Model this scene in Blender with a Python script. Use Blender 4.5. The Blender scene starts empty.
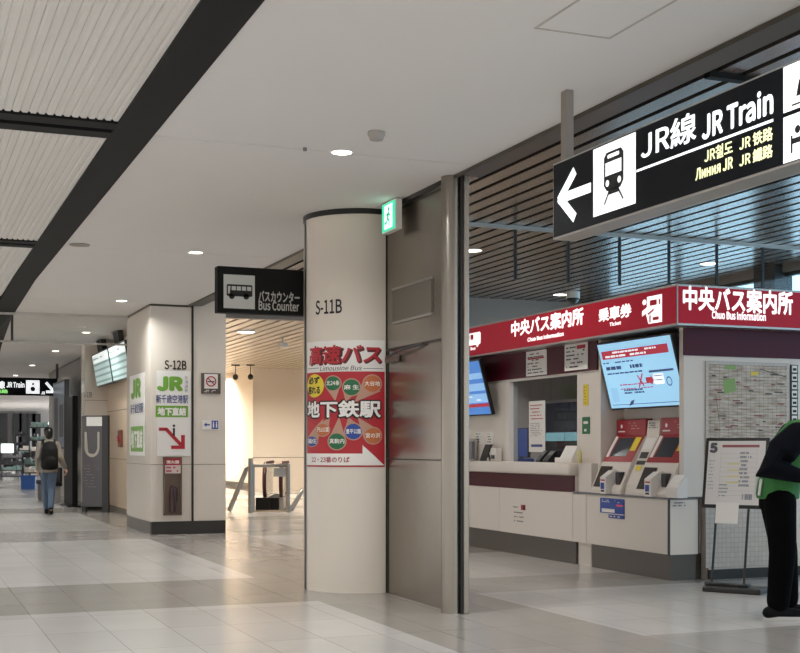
# Airport concourse with bus ticket booth
import bpy, bmesh, math, random
from mathutils import Vector, Matrix
random.seed(7)
S = bpy.context.scene
COL = S.collection
PI = math.pi
# ------------------------------------------------------------------ camera geometry (metres; X across, Y along the concourse)
F, CX, HY, EYE, YAW = 1250.0, 400.0, 447.0, 1.35, math.radians(21.88)
SN, CS = math.sin(YAW), math.cos(YAW)
def ray(px):
    u = (px-CX)/F
    return SN+u*CS, CS-u*SN
def onX(px, py, X):
    a, b = ray(px); d = X/a
    return d*b, EYE+(HY-py)*d/F          # Y, Z
def onY(px, py, Y):
    a, b = ray(px); d = Y/b
    return d*a, EYE+(HY-py)*d/F          # X, Z
def onZ(px, py, z):
    a, b = ray(px); d = (z-EYE)*F/(HY-py)
    return d*a, d*b                      # X, Y
# ------------------------------------------------------------------ materials
def lin(h):
    if not isinstance(h, str): return tuple(h)+(1,) if len(h) == 3 else h
    h = h.lstrip('#'); o = []
    for i in (0, 2, 4):
        c = int(h[i:i+2], 16)/255
        o.append(c/12.92 if c <= .04045 else ((c+.055)/1.055)**2.4)
    return (*o, 1)
MATS = {}
def mat(name, col='#808080', rough=.5, metal=0., emit=None, es=1., noise=0., nscale=8., bump=0., spec=.5, stretch=None):
    if name in MATS: return MATS[name]
    m = bpy.data.materials.new(name); m.use_nodes = True; MATS[name] = m
    nt = m.node_tree; b = nt.nodes['Principled BSDF']
    b.inputs['Base Color'].default_value = lin(col)
    b.inputs['Roughness'].default_value = rough
    b.inputs['Metallic'].default_value = metal
    b.inputs['Specular IOR Level'].default_value = spec
    if emit:
        b.inputs['Emission Color'].default_value = lin(emit); b.inputs['Emission Strength'].default_value = es
    if noise or bump:
        tc = nt.nodes.new('ShaderNodeTexCoord'); mp = nt.nodes.new('ShaderNodeMapping'); nz = nt.nodes.new('ShaderNodeTexNoise')
        nz.inputs['Scale'].default_value = nscale; nz.inputs['Detail'].default_value = 4
        if stretch: mp.inputs['Scale'].default_value = stretch
        nt.links.new(tc.outputs['Object'], mp.inputs['Vector']); nt.links.new(mp.outputs['Vector'], nz.inputs['Vector'])
        if noise:
            mx = nt.nodes.new('ShaderNodeMix'); mx.data_type = 'RGBA'
            c = lin(col)
            mx.inputs[6].default_value = tuple(max(0, v*(1-noise)) for v in c[:3])+(1,)
            mx.inputs[7].default_value = tuple(min(1, v*(1+noise)) for v in c[:3])+(1,)
            nt.links.new(nz.outputs['Fac'], mx.inputs[0]); nt.links.new(mx.outputs[2], b.inputs['Base Color'])
        if bump:
            bp = nt.nodes.new('ShaderNodeBump'); bp.inputs['Strength'].default_value = bump; bp.inputs['Distance'].default_value = .01
            nt.links.new(nz.outputs['Fac'], bp.inputs['Height']); nt.links.new(bp.outputs['Normal'], b.inputs['Normal'])
    return m
def glass_mat(name, tint='#ffffff', refl=1.0):
    m = bpy.data.materials.new(name); m.use_nodes = True; nt = m.node_tree; nt.nodes.clear(); MATS[name] = m
    o = nt.nodes.new('ShaderNodeOutputMaterial'); t = nt.nodes.new('ShaderNodeBsdfTransparent'); g = nt.nodes.new('ShaderNodeBsdfGlossy')
    t.inputs['Color'].default_value = lin(tint); g.inputs['Roughness'].default_value = .02
    lw = nt.nodes.new('ShaderNodeLayerWeight'); lw.inputs['Blend'].default_value = .5
    pw = nt.nodes.new('ShaderNodeMath'); pw.operation = 'POWER'; pw.inputs[1].default_value = 4
    ml = nt.nodes.new('ShaderNodeMath'); ml.operation = 'MULTIPLY_ADD'; ml.inputs[1].default_value = .8*refl; ml.inputs[2].default_value = .035*refl
    nt.links.new(lw.outputs['Facing'], pw.inputs[0])
    mx = nt.nodes.new('ShaderNodeMixShader')
    nt.links.new(pw.outputs[0], ml.inputs[0]); nt.links.new(ml.outputs[0], mx.inputs[0])
    nt.links.new(t.outputs[0], mx.inputs[1]); nt.links.new(g.outputs[0], mx.inputs[2]); nt.links.new(mx.outputs[0], o.inputs[0])
    return m
def lit(name, col='#ffffff', es=1.): return mat(name, col, .3, emit=col, es=es)
# ------------------------------------------------------------------ mesh building
class MB:
    def __init__(s): s.bm = bmesh.new()
    def box(s, x0, y0, z0, x1, y1, z1, bev=0., M=None):
        t = bmesh.new(); bmesh.ops.create_cube(t, size=1)
        bmesh.ops.scale(t, vec=(abs(x1-x0), abs(y1-y0), abs(z1-z0)), verts=t.verts)
        if bev: bmesh.ops.bevel(t, geom=t.edges[:], offset=bev, segments=2, affect='EDGES', profile=.5)
        bmesh.ops.translate(t, vec=((x0+x1)/2, (y0+y1)/2, (z0+z1)/2), verts=t.verts)
        return s._add(t, M)
    def _add(s, t, M=None):
        if M is not None: bmesh.ops.transform(t, matrix=M, verts=t.verts)
        me = bpy.data.meshes.new('tmp'); t.to_mesh(me); t.free(); s.bm.from_mesh(me); bpy.data.meshes.remove(me); return s
    def cyl(s, c, r, h, axis='z', seg=24, r2=None, M=None):
        t = bmesh.new(); bmesh.ops.create_cone(t, cap_ends=True, segments=seg, radius1=r, radius2=r if r2 is None else r2, depth=h)
        if axis == 'x': bmesh.ops.rotate(t, matrix=Matrix.Rotation(PI/2, 3, 'Y'), verts=t.verts)
        if axis == 'y': bmesh.ops.rotate(t, matrix=Matrix.Rotation(-PI/2, 3, 'X'), verts=t.verts)
        bmesh.ops.translate(t, vec=c, verts=t.verts)
        return s._add(t, M)
    def ell(s, c, r, seg=20, R=None):
        t = bmesh.new(); bmesh.ops.create_uvsphere(t, u_segments=seg, v_segments=max(8, seg//2), radius=1)
        bmesh.ops.scale(t, vec=r, verts=t.verts)
        if R is not None: bmesh.ops.rotate(t, matrix=R, verts=t.verts)
        bmesh.ops.translate(t, vec=c, verts=t.verts)
        return s._add(t)
    def tube(s, pts, rad, seg=12, caps=True):
        pts = [Vector(p) for p in pts]; n = len(pts)
        rad = rad if isinstance(rad, (list, tuple)) else [rad]*n
        rings = []; up = None
        for i, p in enumerate(pts):
            d = (pts[min(i+1, n-1)]-pts[max(i-1, 0)]).normalized()
            if up is None:
                up = Vector((0, 0, 1)) if abs(d.z) < .9 else Vector((0, 1, 0))
            a = d.cross(up).normalized(); b = a.cross(d).normalized(); up = b
            r = rad[i]; rx, ry = r if isinstance(r, (list, tuple)) else (r, r)
            rings.append([s.bm.verts.new(p+a*rx*math.cos(2*PI*k/seg)+b*ry*math.sin(2*PI*k/seg)) for k in range(seg)])
        for i in range(n-1):
            for k in range(seg):
                s.bm.faces.new((rings[i][k], rings[i][(k+1) % seg], rings[i+1][(k+1) % seg], rings[i+1][k]))
        if caps:
            s.bm.faces.new(rings[0][::-1]); s.bm.faces.new(rings[-1])
        return s
    def quad(s, *p):
        s.bm.faces.new([s.bm.verts.new(q) for q in p]); return s
    def prism(s, poly, y0, y1, axis='y'):
        # poly in (x,z) extruded along y ; axis 'x': poly in (y,z) extruded along x ; axis 'z': poly in (x,y)
        def P(a, b, t):
            return (a, t, b) if axis == 'y' else ((t, a, b) if axis == 'x' else (a, b, t))
        v0 = [s.bm.verts.new(P(a, b, y0)) for a, b in poly]; v1 = [s.bm.verts.new(P(a, b, y1)) for a, b in poly]
        n = len(poly)
        s.bm.faces.new(v0); s.bm.faces.new(v1[::-1])
        for i in range(n): s.bm.faces.new((v0[i], v1[i], v1[(i+1) % n], v0[(i+1) % n]))
        return s
    def build(s, name, m, parent=None, smooth=False, kind=None):
        bmesh.ops.recalc_face_normals(s.bm, faces=s.bm.faces[:])
        return link(name, s.bm, m, parent, smooth, kind)
def link(name, bm, m, parent=None, smooth=False, kind=None):
    me = bpy.data.meshes.new(name); bm.to_mesh(me); bm.free()
    if smooth:
        me.polygons.foreach_set('use_smooth', [True]*len(me.polygons))
        try: me.set_sharp_from_angle(angle=math.radians(38))
        except Exception: pass
    for k in (m if isinstance(m, (list, tuple)) else [m]): me.materials.append(k)
    o = bpy.data.objects.new(name, me); COL.objects.link(o)
    if parent is not None: o.parent = parent
    if kind: o['kind'] = kind
    return o
def tag(o, label, cat, group=None):
    o['label'] = label; o['category'] = cat
    if group: o['group'] = group
    return o
def thing(name, label, cat, loc=(0, 0, 0), rz=0., group=None):
    o = bpy.data.objects.new(name, None); o.empty_display_size = .1; COL.objects.link(o)
    o.location = loc; o.rotation_euler = (0, 0, rz)
    return tag(o, label, cat, group)
def dup(root, loc, label, rz=None):
    r = root.copy(); COL.objects.link(r); r.location = loc; r['label'] = label
    if rz is not None: r.rotation_euler = (0, 0, rz)
    def rec(a, b):
        for ch in [c for c in a.children]:
            c = ch.copy(); COL.objects.link(c); c.parent = b; rec(ch, c)
    rec(root, r); return r
def struct(name, mb, m, parent=None, smooth=False): return mb.build(name, m, parent, smooth, None if parent else 'structure')
FX = -PI/2      # a panel turned to face -X: local x runs towards -Y, local y towards +X
# ------------------------------------------------------------------ flat graphics: lettering and marks on a face
_tc = {}
FONT = None
try:                                                   # Blender's own CJK font (also its built-in fallback)
    import os
    FONT = bpy.data.fonts.load(os.path.join(bpy.utils.system_resource('DATAFILES'), 'fonts', 'Noto Sans CJK Regular.woff2'))
except Exception: FONT = None
def text_bm(s, bold=0.):
    key = (s, bold)
    if key not in _tc:
        c = bpy.data.curves.new('t', 'FONT'); c.body = s; c.size = 1; c.resolution_u = 3
        if FONT: c.font = FONT
        o = bpy.data.objects.new('t', c); COL.objects.link(o)
        dg = bpy.context.evaluated_depsgraph_get()
        m0 = bpy.data.meshes.new_from_object(o.evaluated_get(dg))
        COL.objects.unlink(o); bpy.data.objects.remove(o); bpy.data.curves.remove(c)
        bm = bmesh.new(); sh = [(0, 0)]
        if bold > 0: sh = [(bold*math.cos(2*PI*k/8+.2)*.5, bold*math.sin(2*PI*k/8+.2)*.5) for k in range(8)]+[(0, 0)]
        for i_, (dx, dy) in enumerate(sh):             # a heavier weight: the outline struck several times, a hair apart in depth
            n0 = len(bm.verts); bm.from_mesh(m0); bm.verts.ensure_lookup_table()
            for v in bm.verts[n0:]: v.co.x += dx; v.co.y += dy; v.co.z = i_*.0001
        me = bpy.data.meshes.new('t'); bm.to_mesh(me); bm.free(); bpy.data.meshes.remove(m0)
        xs = [v.co.x for v in me.vertices] or [0, 1]; ys = [v.co.y for v in me.vertices] or [0, 1]
        _tc[key] = (me, min(xs), max(xs), min(ys), max(ys))
    return _tc[key]
def gfx(name, parent, m, shapes, y=-.004, fmap=None, bis=None):
    tx = [sh for sh in shapes if sh[0] == 't']
    if len(tx) > 1:                                    # each line of writing is a part of its own
        for sh in tx[:-1]: gfx(name, parent, m, [sh], y, fmap, bis)
        shapes = [sh for sh in shapes if sh[0] != 't']+[tx[-1]]
        rest = [sh for sh in shapes if sh[0] != 't']
        if rest: gfx('rule', parent, m, rest, y, fmap, bis); shapes = [tx[-1]]
    bm = bmesh.new()
    def poly(pts):
        f = bm.faces.new([bm.verts.new((a, 0, b)) for a, b in pts]); return f
    for sh in shapes:
        k = sh[0]
        if k == 't':                                   # ('t', string, x0,z0,x1,z1, bold, shear)
            _, st, x0, z0, x1, z1 = sh[:6]; bold = sh[6] if len(sh) > 6 else .012; shear = sh[7] if len(sh) > 7 else 0
            me, a0, a1, b0, b1 = text_bm(st, bold)
            n0 = len(bm.verts); bm.from_mesh(me); bm.verts.ensure_lookup_table()
            for v in bm.verts[n0:]:
                fx = (v.co.x-a0)/max(1e-6, a1-a0); fz = (v.co.y-b0)/max(1e-6, b1-b0)
                v.co = Vector((x0+(x1-x0)*fx+shear*fz*(z1-z0), -v.co.z, z0+(z1-z0)*fz))
        elif k == 'r': _, x0, z0, x1, z1 = sh; poly([(x0, z0), (x1, z0), (x1, z1), (x0, z1)])
        elif k == 'e':
            _, cx, cz, rx, rz = sh; poly([(cx+rx*math.cos(2*PI*i/28), cz+rz*math.sin(2*PI*i/28)) for i in range(28)])
        elif k == 'ring':
            _, cx, cz, r, w = sh; n = 28
            o_ = [bm.verts.new((cx+r*math.cos(2*PI*i/n), 0, cz+r*math.sin(2*PI*i/n))) for i in range(n)]
            i_ = [bm.verts.new((cx+(r-w)*math.cos(2*PI*i/n), 0, cz+(r-w)*math.sin(2*PI*i/n))) for i in range(n)]
            for i in range(n): bm.faces.new((o_[i], o_[(i+1) % n], i_[(i+1) % n], i_[i]))
        elif k == 'p': poly(sh[1])
        elif k == 'l':                                 # line
            _, x0, z0, x1, z1, w = sh; dx, dz = x1-x0, z1-z0; L = math.hypot(dx, dz) or 1; nx, nz = -dz/L*w/2, dx/L*w/2
            poly([(x0+nx, z0+nz), (x0-nx, z0-nz), (x1-nx, z1-nz), (x1+nx, z1+nz)])
        elif k == 'rr':                                # rounded rectangle
            _, x0, z0, x1, z1, r = sh; P = []
            for cx, cz, a in ((x1-r, z1-r, 0), (x0+r, z1-r, 90), (x0+r, z0+r, 180), (x1-r, z0+r, 270)):
                for j in range(6):
                    t = math.radians(a+18*j); P.append((cx+r*math.cos(t), cz+r*math.sin(t)))
            poly(P)
    bmesh.ops.triangulate(bm, faces=[f for f in bm.faces if len(f.verts) > 4])
    if bis:
        for i in range(bis[2]+1):
            x = bis[0]+(bis[1]-bis[0])*i/bis[2]
            bmesh.ops.bisect_plane(bm, geom=bm.verts[:]+bm.edges[:]+bm.faces[:], plane_co=(x, 0, 0), plane_no=(1, 0, 0))
    for v in bm.verts:
        if fmap: v.co = Vector(fmap(v.co.x, y+v.co.y, v.co.z))
        else: v.co.y += y
    return link(name, bm, m, parent)
def greek(x0, z0, x1, z1, rows, seed=0, dens=.75, hgt=.5):
    """rows of small blocks standing for print too small to read"""
    r = random.Random(seed); out = []; rh = (z1-z0)/rows
    for i in range(rows):
        zz = z1-(i+.5)*rh; x = x0; xe = x0+(x1-x0)*(.6+.4*r.random())
        while x < xe:
            w = (x1-x0)*(.03+.09*r.random()); e = min(x+w, xe)
            if r.random() < dens: out.append(('r', x, zz-rh*hgt/2, e, zz+rh*hgt/2))
            x = e+(x1-x0)*.015
    return out
# ------------------------------------------------------------------ palette
WHITE = mat('white_paint', '#e6e1dc', .4); PAPER = mat('white_paper', '#e9e6e2', .6); BLACK = mat('black_paint', '#171615', .35)
MATTB = mat('matt_black', '#0f0e0e', .7, spec=.3); INK = mat('black_print', '#161616', .5); CREAM = mat('cream_panel', '#dbd1c5', .2, noise=.02, nscale=3)
CREAMD = mat('beige_panel', '#c9bba8', .25, noise=.03, nscale=2); CEIL = mat('ceiling_white', '#e2dedb', .75, noise=.015, nscale=1.2)
RIB = mat('ribbed_ceiling', '#dedad6', .6); BRONZE = mat('bronze_trim', '#4a4338', .4, .3); DARKBASE = mat('dark_baseboard', '#2b2825', .4)
STEEL = mat('brushed_steel', '#928b82', .26, .95, noise=.10, nscale=3, stretch=(1, 1, .15)); STEEL2 = mat('satin_steel', '#a9a6a2', .32, .9)
ALU = mat('aluminium', '#b5b2ae', .35, .8); DGREY = mat('dark_grey', '#3a3a3c', .5); MGREY = mat('mid_grey', '#77757a', .5)
RED = mat('red_print', '#b32430', .5); DRED = mat('red_machine', '#9a1f2a', .35); MAROON = mat('maroon_panel', '#4a0e1f', .3, spec=.2)
KWHITE = mat('kiosk_white', '#e0d7ce', .4); PLINTH = mat('grey_plinth', '#5c5650', .35, .3)
GREEN = mat('green_print', '#6fa23a', .5); NAVY = mat('navy_print', '#2c3a7c', .5); YEL = mat('yellow_print', '#e6cf38', .5)
BLUE = mat('blue_print', '#2c4a9c', .5); TEALG = mat('dark_green_print', '#256b45', .5); ORANGE = mat('ochre_print', '#bd6a3d', .5)
SLAT = mat('metal_slat', '#988b82', .24, .75, noise=.05, nscale=2); SLATBACK = mat('ceiling_void', '#1c1917', .8)
WARMSLAT = mat('warm_slat', '#c9bba9', .3, .3); LAMP = mat('lamp_lens', '#ffffff', .4, emit='#fff4e2', es=9.)
LW = lit('lit_white', '#f2f6f7', .84); LBLACK = mat('sign_black', '#0c0f16', .5, spec=.15); LYEL = lit('lit_cream', '#e9e9bd', .9)
LRED = mat('lit_red', '#85101f', .4, spec=.2, emit='#a51b30', es=.42)
GLASS = glass_mat('clear_glass', '#f6f7f7', .7); TINT = glass_mat('sky_tinted_glass', '#cfe6f2'); DGLASS = glass_mat('booth_glass', '#d2d5da', .4)  # window tint carries the blue of the daylight
# ================================================================== SETTING
def floor_mat():
    m = bpy.data.materials.new('floor_tiles'); m.use_nodes = True; nt = m.node_tree; N = nt.nodes; L = nt.links; b = N['Principled BSDF']
    tc = N.new('ShaderNodeTexCoord'); sp = N.new('ShaderNodeSeparateXYZ'); L.new(tc.outputs['Object'], sp.inputs[0])
    def M(op, a, bb=None, c=None):
        n = N.new('ShaderNodeMath'); n.operation = op
        for i, v in enumerate((a, bb, c)):
            if v is None: continue
            if isinstance(v, (int, float)): n.inputs[i].default_value = v
            else: L.new(v, n.inputs[i])
        return n.outputs[0]
    X, Y = sp.outputs['X'], sp.outputs['Y']
    def rng(v, a, c): return M('MULTIPLY', M('GREATER_THAN', v, a), M('LESS_THAN', v, c))
    ym = M('FLOORED_MODULO', M('SUBTRACT', Y, 10.45), 8.0)
    band = M('MULTIPLY', M('LESS_THAN', ym, 2.1), M('LESS_THAN', X, 3.42))
    strip = M('MULTIPLY', M('MULTIPLY', rng(X, 3.42, 4.95), M('GREATER_THAN', Y, 0.)), M('GREATER_THAN', Y, -20.))
    band2 = M('MULTIPLY', M('LESS_THAN', M('FLOORED_MODULO', M('SUBTRACT', Y, 10.45), 4.0), 1.2), M('GREATER_THAN', X, 4.95))
    dark = M('MAXIMUM', M('MAXIMUM', band, strip), M('MULTIPLY', band2, .8))
    tx = M('FLOORED_MODULO', M('SUBTRACT', X, .08), .45); ty = M('FLOORED_MODULO', M('SUBTRACT', Y, .3), .9)
    j = M('MAXIMUM', M('LESS_THAN', tx, .006), M('LESS_THAN', ty, .007))
    cv = N.new('ShaderNodeCombineXYZ'); L.new(M('FLOOR', M('DIVIDE', M('SUBTRACT', X, .08), .45)), cv.inputs[0]); L.new(M('FLOOR', M('DIVIDE', M('SUBTRACT', Y, .3), .9)), cv.inputs[1])
    wn = N.new('ShaderNodeTexWhiteNoise'); L.new(cv.outputs[0], wn.inputs['Vector'])
    nz = N.new('ShaderNodeTexNoise'); nz.inputs['Scale'].default_value = 1.7; nz.inputs['Detail'].default_value = 6; L.new(tc.outputs['Object'], nz.inputs['Vector'])
    var = M('ADD', M('MULTIPLY', wn.outputs['Value'], .10), M('MULTIPLY', nz.outputs['Fac'], .12))
    val = M('ADD', var, .87)
    mx = N.new('ShaderNodeMix'); mx.data_type = 'RGBA'; mx.inputs[6].default_value = lin('#c9c5c1'); mx.inputs[7].default_value = lin('#a39d97')
    L.new(dark, mx.inputs[0])
    mj = N.new('ShaderNodeMix'); mj.data_type = 'RGBA'; L.new(M('MULTIPLY', j, .55), mj.inputs[0]); L.new(mx.outputs[2], mj.inputs[6]); mj.inputs[7].default_value = lin('#6e675f')
    vm = N.new('ShaderNodeVectorMath'); vm.operation = 'SCALE'; L.new(mj.outputs[2], vm.inputs[0]); L.new(val, vm.inputs[3])
    L.new(vm.outputs[0], b.inputs['Base Color'])
    L.new(M('ADD', M('MULTIPLY', nz.outputs['Fac'], .04), .18), b.inputs['Roughness'])
    b.inputs['Specular IOR Level'].default_value = .6
    return m
struct('floor', MB().box(-16, -6, -.2, 16, 82, 0), floor_mat())
ZC = 3.55; ZH = 4.3
# white ceiling right of the black beam, split by shallow shadow joints; ribbed ceiling on the other side
JOINTS = [-5.0, -1.6, 3.6, 8.84, 14.05, 19.2, 24.4, 29.6, 34.8, 40, 45.2, 50.4, 55.6, 60.8, 66, 82]
c = MB()
for a, b_ in zip(JOINTS, JOINTS[1:]):
    c.box(1.6, a+.006, ZC, 4.17 if a < 55 else 4.17, b_-.006, ZC+.12)
c.box(1.6, -5, ZC+.02, 4.17, 82, ZC+.25)
struct('ceiling', c, CEIL)
r = MB(); n = 150
for a, b_ in [(-5, 3.2), (3.7, 8.55), (9.02, 13.82), (14.3, 19.1), (19.6, 24.4), (24.9, 29.7), (30.2, 35), (35.5, 82)]:
    pts = []
    x = -8.0
    while x < 1.38:
        pts += [(x, ZC+.012), (x+.012, ZC), (x+.042, ZC), (x+.052, ZC+.012)]; x += .054
    pts += [(1.40, ZC+.012), (1.40, ZC+.15), (-8, ZC+.15)]
    r.prism(pts, a, b_)
r.box(-16, -5, ZC, -8, 82, ZC+.15)
struct('ceiling_ribbed', r, RIB)
struct('ceiling_void', MB().box(-8, -5, ZC+.2, 1.7, 82, ZC+.25), SLATBACK)
def beam():
    m = MB(); P = [(1.38, -5, 1.66), (1.38, 17, 1.67), (1.45, 22, 1.78), (1.72, 28, 2.06), (2.2, 36, 2.5)]
    for (a, y0, b_), (a2, y1, b2) in zip(P, P[1:]):
        v = [m.bm.verts.new(q) for q in ((a, y0, ZC-.015), (b_, y0, ZC-.015), (b2, y1, ZC-.015), (a2, y1, ZC-.015), (a, y0, ZC+.2), (b_, y0, ZC+.2), (b2, y1, ZC+.2), (a2, y1, ZC+.2))]
        for f in ((0, 1, 2, 3), (4, 7, 6, 5), (0, 4, 5, 1), (2, 6, 7, 3), (1, 5, 6, 2), (0, 3, 7, 4)): m.bm.faces.new([v[i] for i in f])
    return m
struct('ceiling_beam', beam(), MATTB)
t = MB()
for y in (3.2, 8.57, 13.84, 19.12, 24.42, 29.72):
    t.box(-8, y, ZC-.012, 1.39, y+.17, ZC+.1); t.box(-8, y+.26, ZC-.012, 1.39, y+.43, ZC+.1); t.box(-8, y+.17, ZC+.03, 1.39, y+.26, ZC+.1)
struct('trim_1', t, MATTB)
# access panel in the white ceiling: thin frame around a flush plate
ax0, ay0, ax1, ay1 = 3.10, 5.05, 3.56, 5.83
fr = MB()
for q in ((ax0, ay0, ax1, ay0+.014), (ax0, ay1-.014, ax1, ay1), (ax0, ay0, ax0+.014, ay1), (ax1-.014, ay0, ax1, ay1)): fr.box(q[0], q[1], ZC-.003, q[2], q[3], ZC+.002)
struct('trim_2', fr, mat('pale_trim', '#b9b1aa', .5))
# shop-front edge: dark track, upstand and the slatted hall ceiling
struct('trim_3', MB().box(4.17, -5, ZC-.005, 4.40, 9.2, ZC+.06).box(4.17, -5, ZC-.03, 4.19, 21.4, ZC+.06).box(4.17, 11.9, ZC-.005, 4.40, 19.25, ZC+.06), BRONZE)
struct('wall_soffit', MB().box(4.19, -5, ZC+.06, 4.40, 40, ZH), BRONZE)
sl = MB(); x = 4.42
while x < 13.2:
    sl.box(x, -5, ZH, x+.19, 22.4, ZH+.03); x += .26
struct('ceiling_slats', sl, SLAT)
struct('ceiling_backing', MB().box(4.4, -5, ZH+.07, 13.4, 40, ZH+.15), SLATBACK)
struct('trim_4', MB().box(5.92, 8.2, ZH-.04, 6.4, 8.28, ZH+.02), MATTB)
# passage beyond: bulkhead and lower warm slatted ceiling
struct('wall_bulkhead', MB().box(4.3, 22.4, 3.72, 13.3, 22.6, ZH+.1), mat('bulkhead_grey', '#8d8178', .5))
wsl = MB(); x = 4.3
while x < 13.2:
    wsl.box(x, 22.6, 3.74, x+.21, 42, 3.77); x += .27
struct('ceiling_passage', wsl, WARMSLAT)
struct('ceiling_passage_backing', MB().box(4.2, 22.6, 3.82, 13.4, 42, 3.9), mat('warm_void', '#4a3a2a', .8))
# facade with windows
fc = MB(); 
fc.box(13.3, -5, 0, 13.6, 42, .9).box(13.3, -5, 4.18, 13.6, 42, 4.4).box(13.3, 22.63, .9, 13.6, 42, 4.18)  # unseen far stretch closed up to keep window reflections off the slats
struct('wall_right', fc, mat('facade_grey', '#8a7f77', .5))
k = 0
for y in range(0, 5):
    yc = 16.76+(y-3)*5.6
    if yc < -5: continue
    struct('pillar_facade', MB().box(13.15, yc-.27, .9, 13.5, yc+.27, ZH), DGREY)
for i, (a, b_) in enumerate([(-5, -.3), (.23, 5.29), (5.83, 10.89), (11.43, 16.49), (17.03, 22.09)]):
    w = struct('window_%d' % (i+1), MB().box(13.40, a, .9, 13.42, b_, 4.18), TINT)
    f_ = MB().box(13.36, a, .9, 13.46, b_, .96).box(13.36, a, 4.12, 13.46, b_, 4.18).box(13.36, (a+b_)/2-.03, .96, 13.46, (a+b_)/2+.03, 4.12)
    f_.build('window_frame', DGREY, w)
# ---- round column S-11B
CC = (4.133, 11.33); CR = .54
_n = Vector((-CC[0], -CC[1], 0)).normalized(); _t = Vector((-_n.y, _n.x, 0))
def colmap(s, y, z):           # s = arc length along the column face (image right positive), y<0 = outwards
    p = s/CR; rr = CR-y
    q = _n*math.cos(p)*rr+_t*math.sin(p)*rr
    return (CC[0]+q.x, CC[1]+q.y, z)
def cols(px): return CR*math.asin(max(-.995, min(.995, (px-360)/56)))
def colz(py, px=345): 
    d = 12.05-math.sqrt(max(0, 56**2-(px-360)**2))*.0097
    return EYE+(HY-py)*d/F
def cbox(px0, py0, px1, py1):
    pm = (px0+px1)/2
    return cols(px0), colz(py1, pm), cols(px1), colz(py0, pm)
col = struct('pillar_1', MB().cyl((CC[0], CC[1], 1.75), CR, 3.5, seg=96), CREAM, smooth=True)
MB().cyl((CC[0], CC[1], 3.525), CR+.006, .05, seg=96).build('top_trim', BLACK, col, True)
def vstrip(s0, s1, z0, z1, out=.004):
    m = MB(); v = [colmap(s, -out, z) for s in (s0, (s0+s1)/2, s1) for z in (z0, z1)]
    m.quad(v[0], v[2], v[3], v[1]); m.quad(v[2], v[4], v[5], v[3]); return m
vstrip(cols(305.6), cols(307.6), 0, 3.5).build('joint_strip', BLACK, col); vstrip(cols(384.6), cols(386.4), 0, 3.5).build('joint_strip', BLACK, col)
gfx('lettering', col, INK, [('t', 'S-11B', *cbox(317.5, 299.5, 343, 314), .015)], fmap=colmap, bis=(-.6, .2, 24))
# ---- stainless wall beside it, with door leaf, round nose and dark gap
sw = struct('wall_stainless', MB().box(4.2, 9.36, 0, 4.32, 10.80, ZC), STEEL)
MB().cyl((4.185, 9.295, ZC/2), .085, ZC, seg=32).build('nose_column', STEEL, sw, True)
MB().box(4.15, 9.36, ZC-.04, 4.205, 10.8, ZC-.001).build('top_trim', BLACK, sw)
MB().box(4.222, 9.19, 0, 4.241, 9.27, ZC).build('shadow_gap', BLACK, sw)
MB().box(4.241, 9.17, 0, 4.289, 9.25, ZC, .008).build('shutter_guide', STEEL, sw)
def sbox(px0, py0, px1, py1): return onX(px0, py0, 4.2)
y0, z1 = onX(393.5, 291, 4.2); y1, z0 = onX(432.5, 309, 4.2)
lv = MB().box(4.188, y1, z0-.03, 4.2, y0, z1+.0)
lv.build('louvre_plate', mat('louvre_grey', '#6e675f', .45, .6), sw)
MB().box(4.183, y1, z0-.05, 4.2, y0, z0-.03).box(4.183, y1, z1, 4.2, y0, z1+.02).build('louvre_rim', STEEL2, sw)
struct_door = MB()
yA, zA = onX(390.5, 346, 4.2); yB, zB = onX(438, 338, 4.2)
struct_door.box(4.190, 9.55, 2.235, 4.2, 10.77, 2.255).box(4.192, 10.745, 0, 4.2, 10.755, 2.24)
struct_door.build('door_joint', mat('steel_shadow', '#39342f', .5, .5), sw)
dc = thing('door_closer', 'grey door closer arm at the head of the stainless steel door', 'door closer', (4.19, 10.60, 2.15), FX)
MB().box(-.1, -.045, -.03, .16, 0, .03, .008).build('body', mat('closer_grey', '#7b746c', .35, .7), dc)
MB().tube([(-.02, -.05, .02), (.36, -.06, .06), (.72, -.015, .085)], .011, 8).build('arm', DGREY, dc)
MB().box(4.192, 9.38, 1.235, 4.2, 10.78, 1.245).build('panel_joint', mat('steel_shadow'), sw)
# ---- square pillar S-12B
p2 = struct('pillar_2', MB().box(3.6, 19.25, .2, 4.78, 21.4, ZH), CREAM)
MB().box(3.62, 19.235, 0, 4.775, 21.38, .2).build('baseboard', DARKBASE, p2)
MB().box(3.598, 19.25, 0, 3.63, 21.4, .2).build('side_baseboard', PLINTH, p2)
MB().box(4.235, 19.240, .0, 4.268, 19.25, ZH).build('joint_strip', BLACK, p2)
MB().box(3.597, 19.245, 1.075, 4.78, 19.252, 1.083).box(3.596, 19.25, 1.075, 3.602, 21.4, 1.083).build('panel_joint', mat('joint_brown', '#6d6357', .6), p2)
MB().box(3.59, 19.24, ZC-.03, 4.24, 19.26, ZC).box(3.59, 19.24, ZC-.03, 3.61, 21.4, ZC).build('top_trim', BRONZE, p2)
def y2(px0, py0, px1, py1, Y=19.25):
    a, zt = onY(px0, py0, Y); b_, zb = onY(px1, py1, Y); return a, zb, b_, zt
gfx('lettering', p2, INK, [('t', 'S-12B', *y2(164.5, 360, 186.5, 370), .02)], 19.246)
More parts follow.
